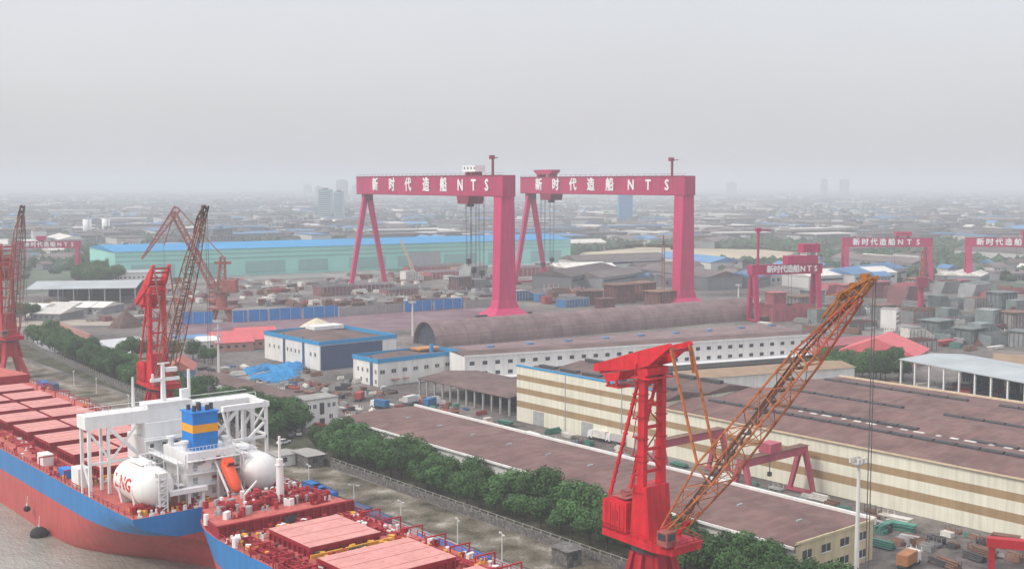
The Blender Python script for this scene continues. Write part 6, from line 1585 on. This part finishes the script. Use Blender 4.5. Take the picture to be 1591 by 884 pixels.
while n < 285:
    fwd = 880 + 2300 * rc.random() ** 1.5; lat = rc.uniform(-.45, .45) * fwd; x, y = fan(fwd, lat)
    if x < 200 or in_hall(x, y) or in_poly(x, y, FIELD): continue
    if fwd < 1000 and lat < .02 * fwd: continue
    k = rc.choices([0, 1, 2, 3], [5, 1.2, 2, 2.5])[0]; w_ = rc.choice(['house_white', 'house_grey']); rf = rc.choice(['house_roof', 'house_roof', 'house_roof', 'house_blue', 'pale'])
    o = bpy.data.objects.new(['town_house', 'apartment_block', 'factory_shed', 'workshop'][k], town(k, w_, rf)); COL.objects.link(o)
    o.location = (x, y, 0); o.rotation_euler = (0, 0, rc.choice([-.25, -.25 + pi / 2, .3]) + rc.gauss(0, .08)); s = rc.uniform(.75, 1.25); o.scale = (s, s, s)
    f = lat / fwd; zone = 'left of the green hall' if f < -.33 else 'above the green hall roof' if f < -.06 else 'seen between the giant gantries' if f < .14 else 'right of the giant gantries'
    later(o, '%s %s %s in the hazy town %s' % (TW[w_], TR[rf], TK[k], zone), 'house' if k == 0 else 'building', 'buildings of the hazy town')
    n += 1
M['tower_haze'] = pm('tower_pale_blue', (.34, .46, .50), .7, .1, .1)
def special(px, py, w_, d, h_, mat, name, label, cat, bands=0):
    g_ = G(px, py); t = T(name, label, cat, (*g_, 0), -YAW)
    mb = MB(); mb.bx(-w_ / 2, w_ / 2, 0, d, 0, h_); mb.build('wall', M[mat], t)
    mb = MB(); mb.bx(-w_ / 2 - .3, w_ / 2 + .3, -.3, d + .3, h_ + .02, h_ + .8); mb.bx(-w_ * .2, w_ * .2, d * .2, d * .8, h_ + .82, h_ + 4); mb.build('roof', M['house_grey'], t)
    for k in range(bands):
        z = 3 + (h_ - 4) * k / bands; mb = MB(); mb.bx(-w_ / 2 + 1, w_ / 2 - 1, -.1, -.01, z, z + 1.5); mb.build('window_band', M['glass'], t)
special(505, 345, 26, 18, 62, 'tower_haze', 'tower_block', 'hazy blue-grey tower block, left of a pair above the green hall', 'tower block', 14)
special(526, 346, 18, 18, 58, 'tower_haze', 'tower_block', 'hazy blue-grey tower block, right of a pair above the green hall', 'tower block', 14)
special(972, 346, 27, 20, 54, 'trim_blue', 'tower_block', 'blue-green tower block seen beneath the right gantry girder', 'tower block', 14)
for px, py, w_, h_, lb in ((136, 368, 12, 25, 'white storage silo, left of two in the town at left'), (165, 363, 12, 23, 'white storage silo, right of two in the town at left')):
    t = T('storage_silo', lb, 'silo', (*G(px, py), 0), 0, 'white silos'); mb = MB(); mb.tube((0, 0, 0), (0, 0, h_), w_ / 2, 18); mb.build('silo_body', M['white_paint'], t, True)
    mb = MB(); mb.tube((0, 0, h_ + .02), (0, 0, h_ + 2), w_ / 2 + .2, 18, .6); mb.build('silo_cap', M['house_grey'], t); mb = MB(); mb.bx(-.4, .4, -w_ / 2 - .7, -w_ / 2 - .05, 0, h_); mb.build('ladder', M['grey_metal'], t)
special(95, 366, 22, 16, 14, 'house_white', 'white_building', 'plain white building left of the two white silos', 'building', 3)
for i in range(9):
    f_ = rc.uniform(5200, 7500); l_ = rc.choice([rc.uniform(-.24, -.10), rc.uniform(-.4, .42)]) * f_; x, y = fan(f_, l_)
    h_ = rc.uniform(45, 105); w_ = rc.uniform(30, 55)
    o = MB(); o.bx(-w_ / 2, w_ / 2, -12, 12, 0, h_); o.bx(-w_ / 5, w_ / 5, -8, 8, h_ + .02, h_ + 5)
    o = o.build('tower_block', M['house_grey']); o.location = (x, y, 0); o.rotation_euler = (0, 0, -YAW + rc.uniform(-.4, .4)); o['group'] = 'faint towers on the skyline'
    later(o, 'faint grey tower on the hazy skyline', 'tower block', 'faint towers on the skyline')
# everything further: too many to be things
mb = MB(); cnt = 0
while cnt < 5200:
    fwd = 1500 + 8500 * rc.random() ** 1.35; lat = rc.uniform(-.47, .47) * fwd; x, y = fan(fwd, lat)
    w_, d, h_ = rc.uniform(7, 18), rc.uniform(7, 12), rc.uniform(4, 11)
    if rc.random() < .18: w_, d, h_ = rc.uniform(40, 120), rc.uniform(20, 40), rc.uniform(7, 12)
    a_ = rc.choice([-.25, 1.3]) + rc.gauss(0, .1); mb.mi = rc.choice([0, 1, 1]); mb.box((x, y, h_ / 2), (w_, d, h_), a_)
    mb.mi = rc.choice([2, 2, 2, 2, 3, 4]); mb.box((x, y, h_ + .62), (w_ + .8, d + .8, 1.2), a_); cnt += 1
o = mb.build('far_town', [M['house_white'], M['house_grey'], M['house_roof'], M['house_blue'], M['pale']]); o['kind'] = 'stuff'; tag(o, 'countless tiny pale roofs of the town fading into haze', 'town')
mb = MB(); cnt = 0; cl = None
while cnt < 12000:
    if cl is None or rc.random() < .03:
        fwd = 930 + 7500 * rc.random() ** 1.5; cl = (fwd, rc.uniform(-.48, .48) * fwd, rc.uniform(20, 110) * (1 + fwd / 3000), rc.uniform(8, 30))
        if rc.random() < .22: cl = (rc.uniform(1180, 1420), rc.uniform(.13, .30) * 1300, 150, 55)
    fwd, lat = cl[0] + rc.gauss(0, cl[3]), cl[1] + rc.gauss(0, cl[2]); x, y = fan(fwd, lat)
    if in_hall(x, y, -330) or in_poly(x, y, FIELD) or x < 190 or fwd < 900: continue
    R_ = rc.uniform(3, 6) * (1 + fwd / 6000); h_ = rc.uniform(5, 10); k = len(mb.v); m_ = 7
    for j, (f1, zz) in enumerate(((.8, .5), (1.0, h_ * .4), (.7, h_ * .8), (.15, h_))):
        for q in range(m_):
            t_ = 2 * pi * q / m_ + j * .4; e = f1 * R_ * rc.uniform(.75, 1.2); mb.v.append((x + e * cos(t_), y + e * sin(t_), zz * rc.uniform(.9, 1.1)))
    for j in range(3):
        for q in range(m_):
            q2 = (q + 1) % m_; mb.face([k + j * m_ + q, k + j * m_ + q2, k + (j + 1) * m_ + q2, k + (j + 1) * m_ + q])
    cnt += 1
o = mb.build('far_woodland', M['leaf_far']); o['kind'] = 'stuff'; tag(o, 'dark green belts of distant trees across the plain', 'woodland')

# ------------------------------------------------------------------ labels of repeats, by order from the viewer
from collections import defaultdict
by = defaultdict(list)
for o, lb in PENDING: by[lb].append(o)
for lb, os_ in by.items():
    os_.sort(key=lambda o: o.location.x ** 2 + o.location.y ** 2)
    for i, o in enumerate(os_):
        o['label'] = lb if len(os_) == 1 else ('nearest ' + lb if i == 0 else nth(i + 1) + ' nearest ' + lb)
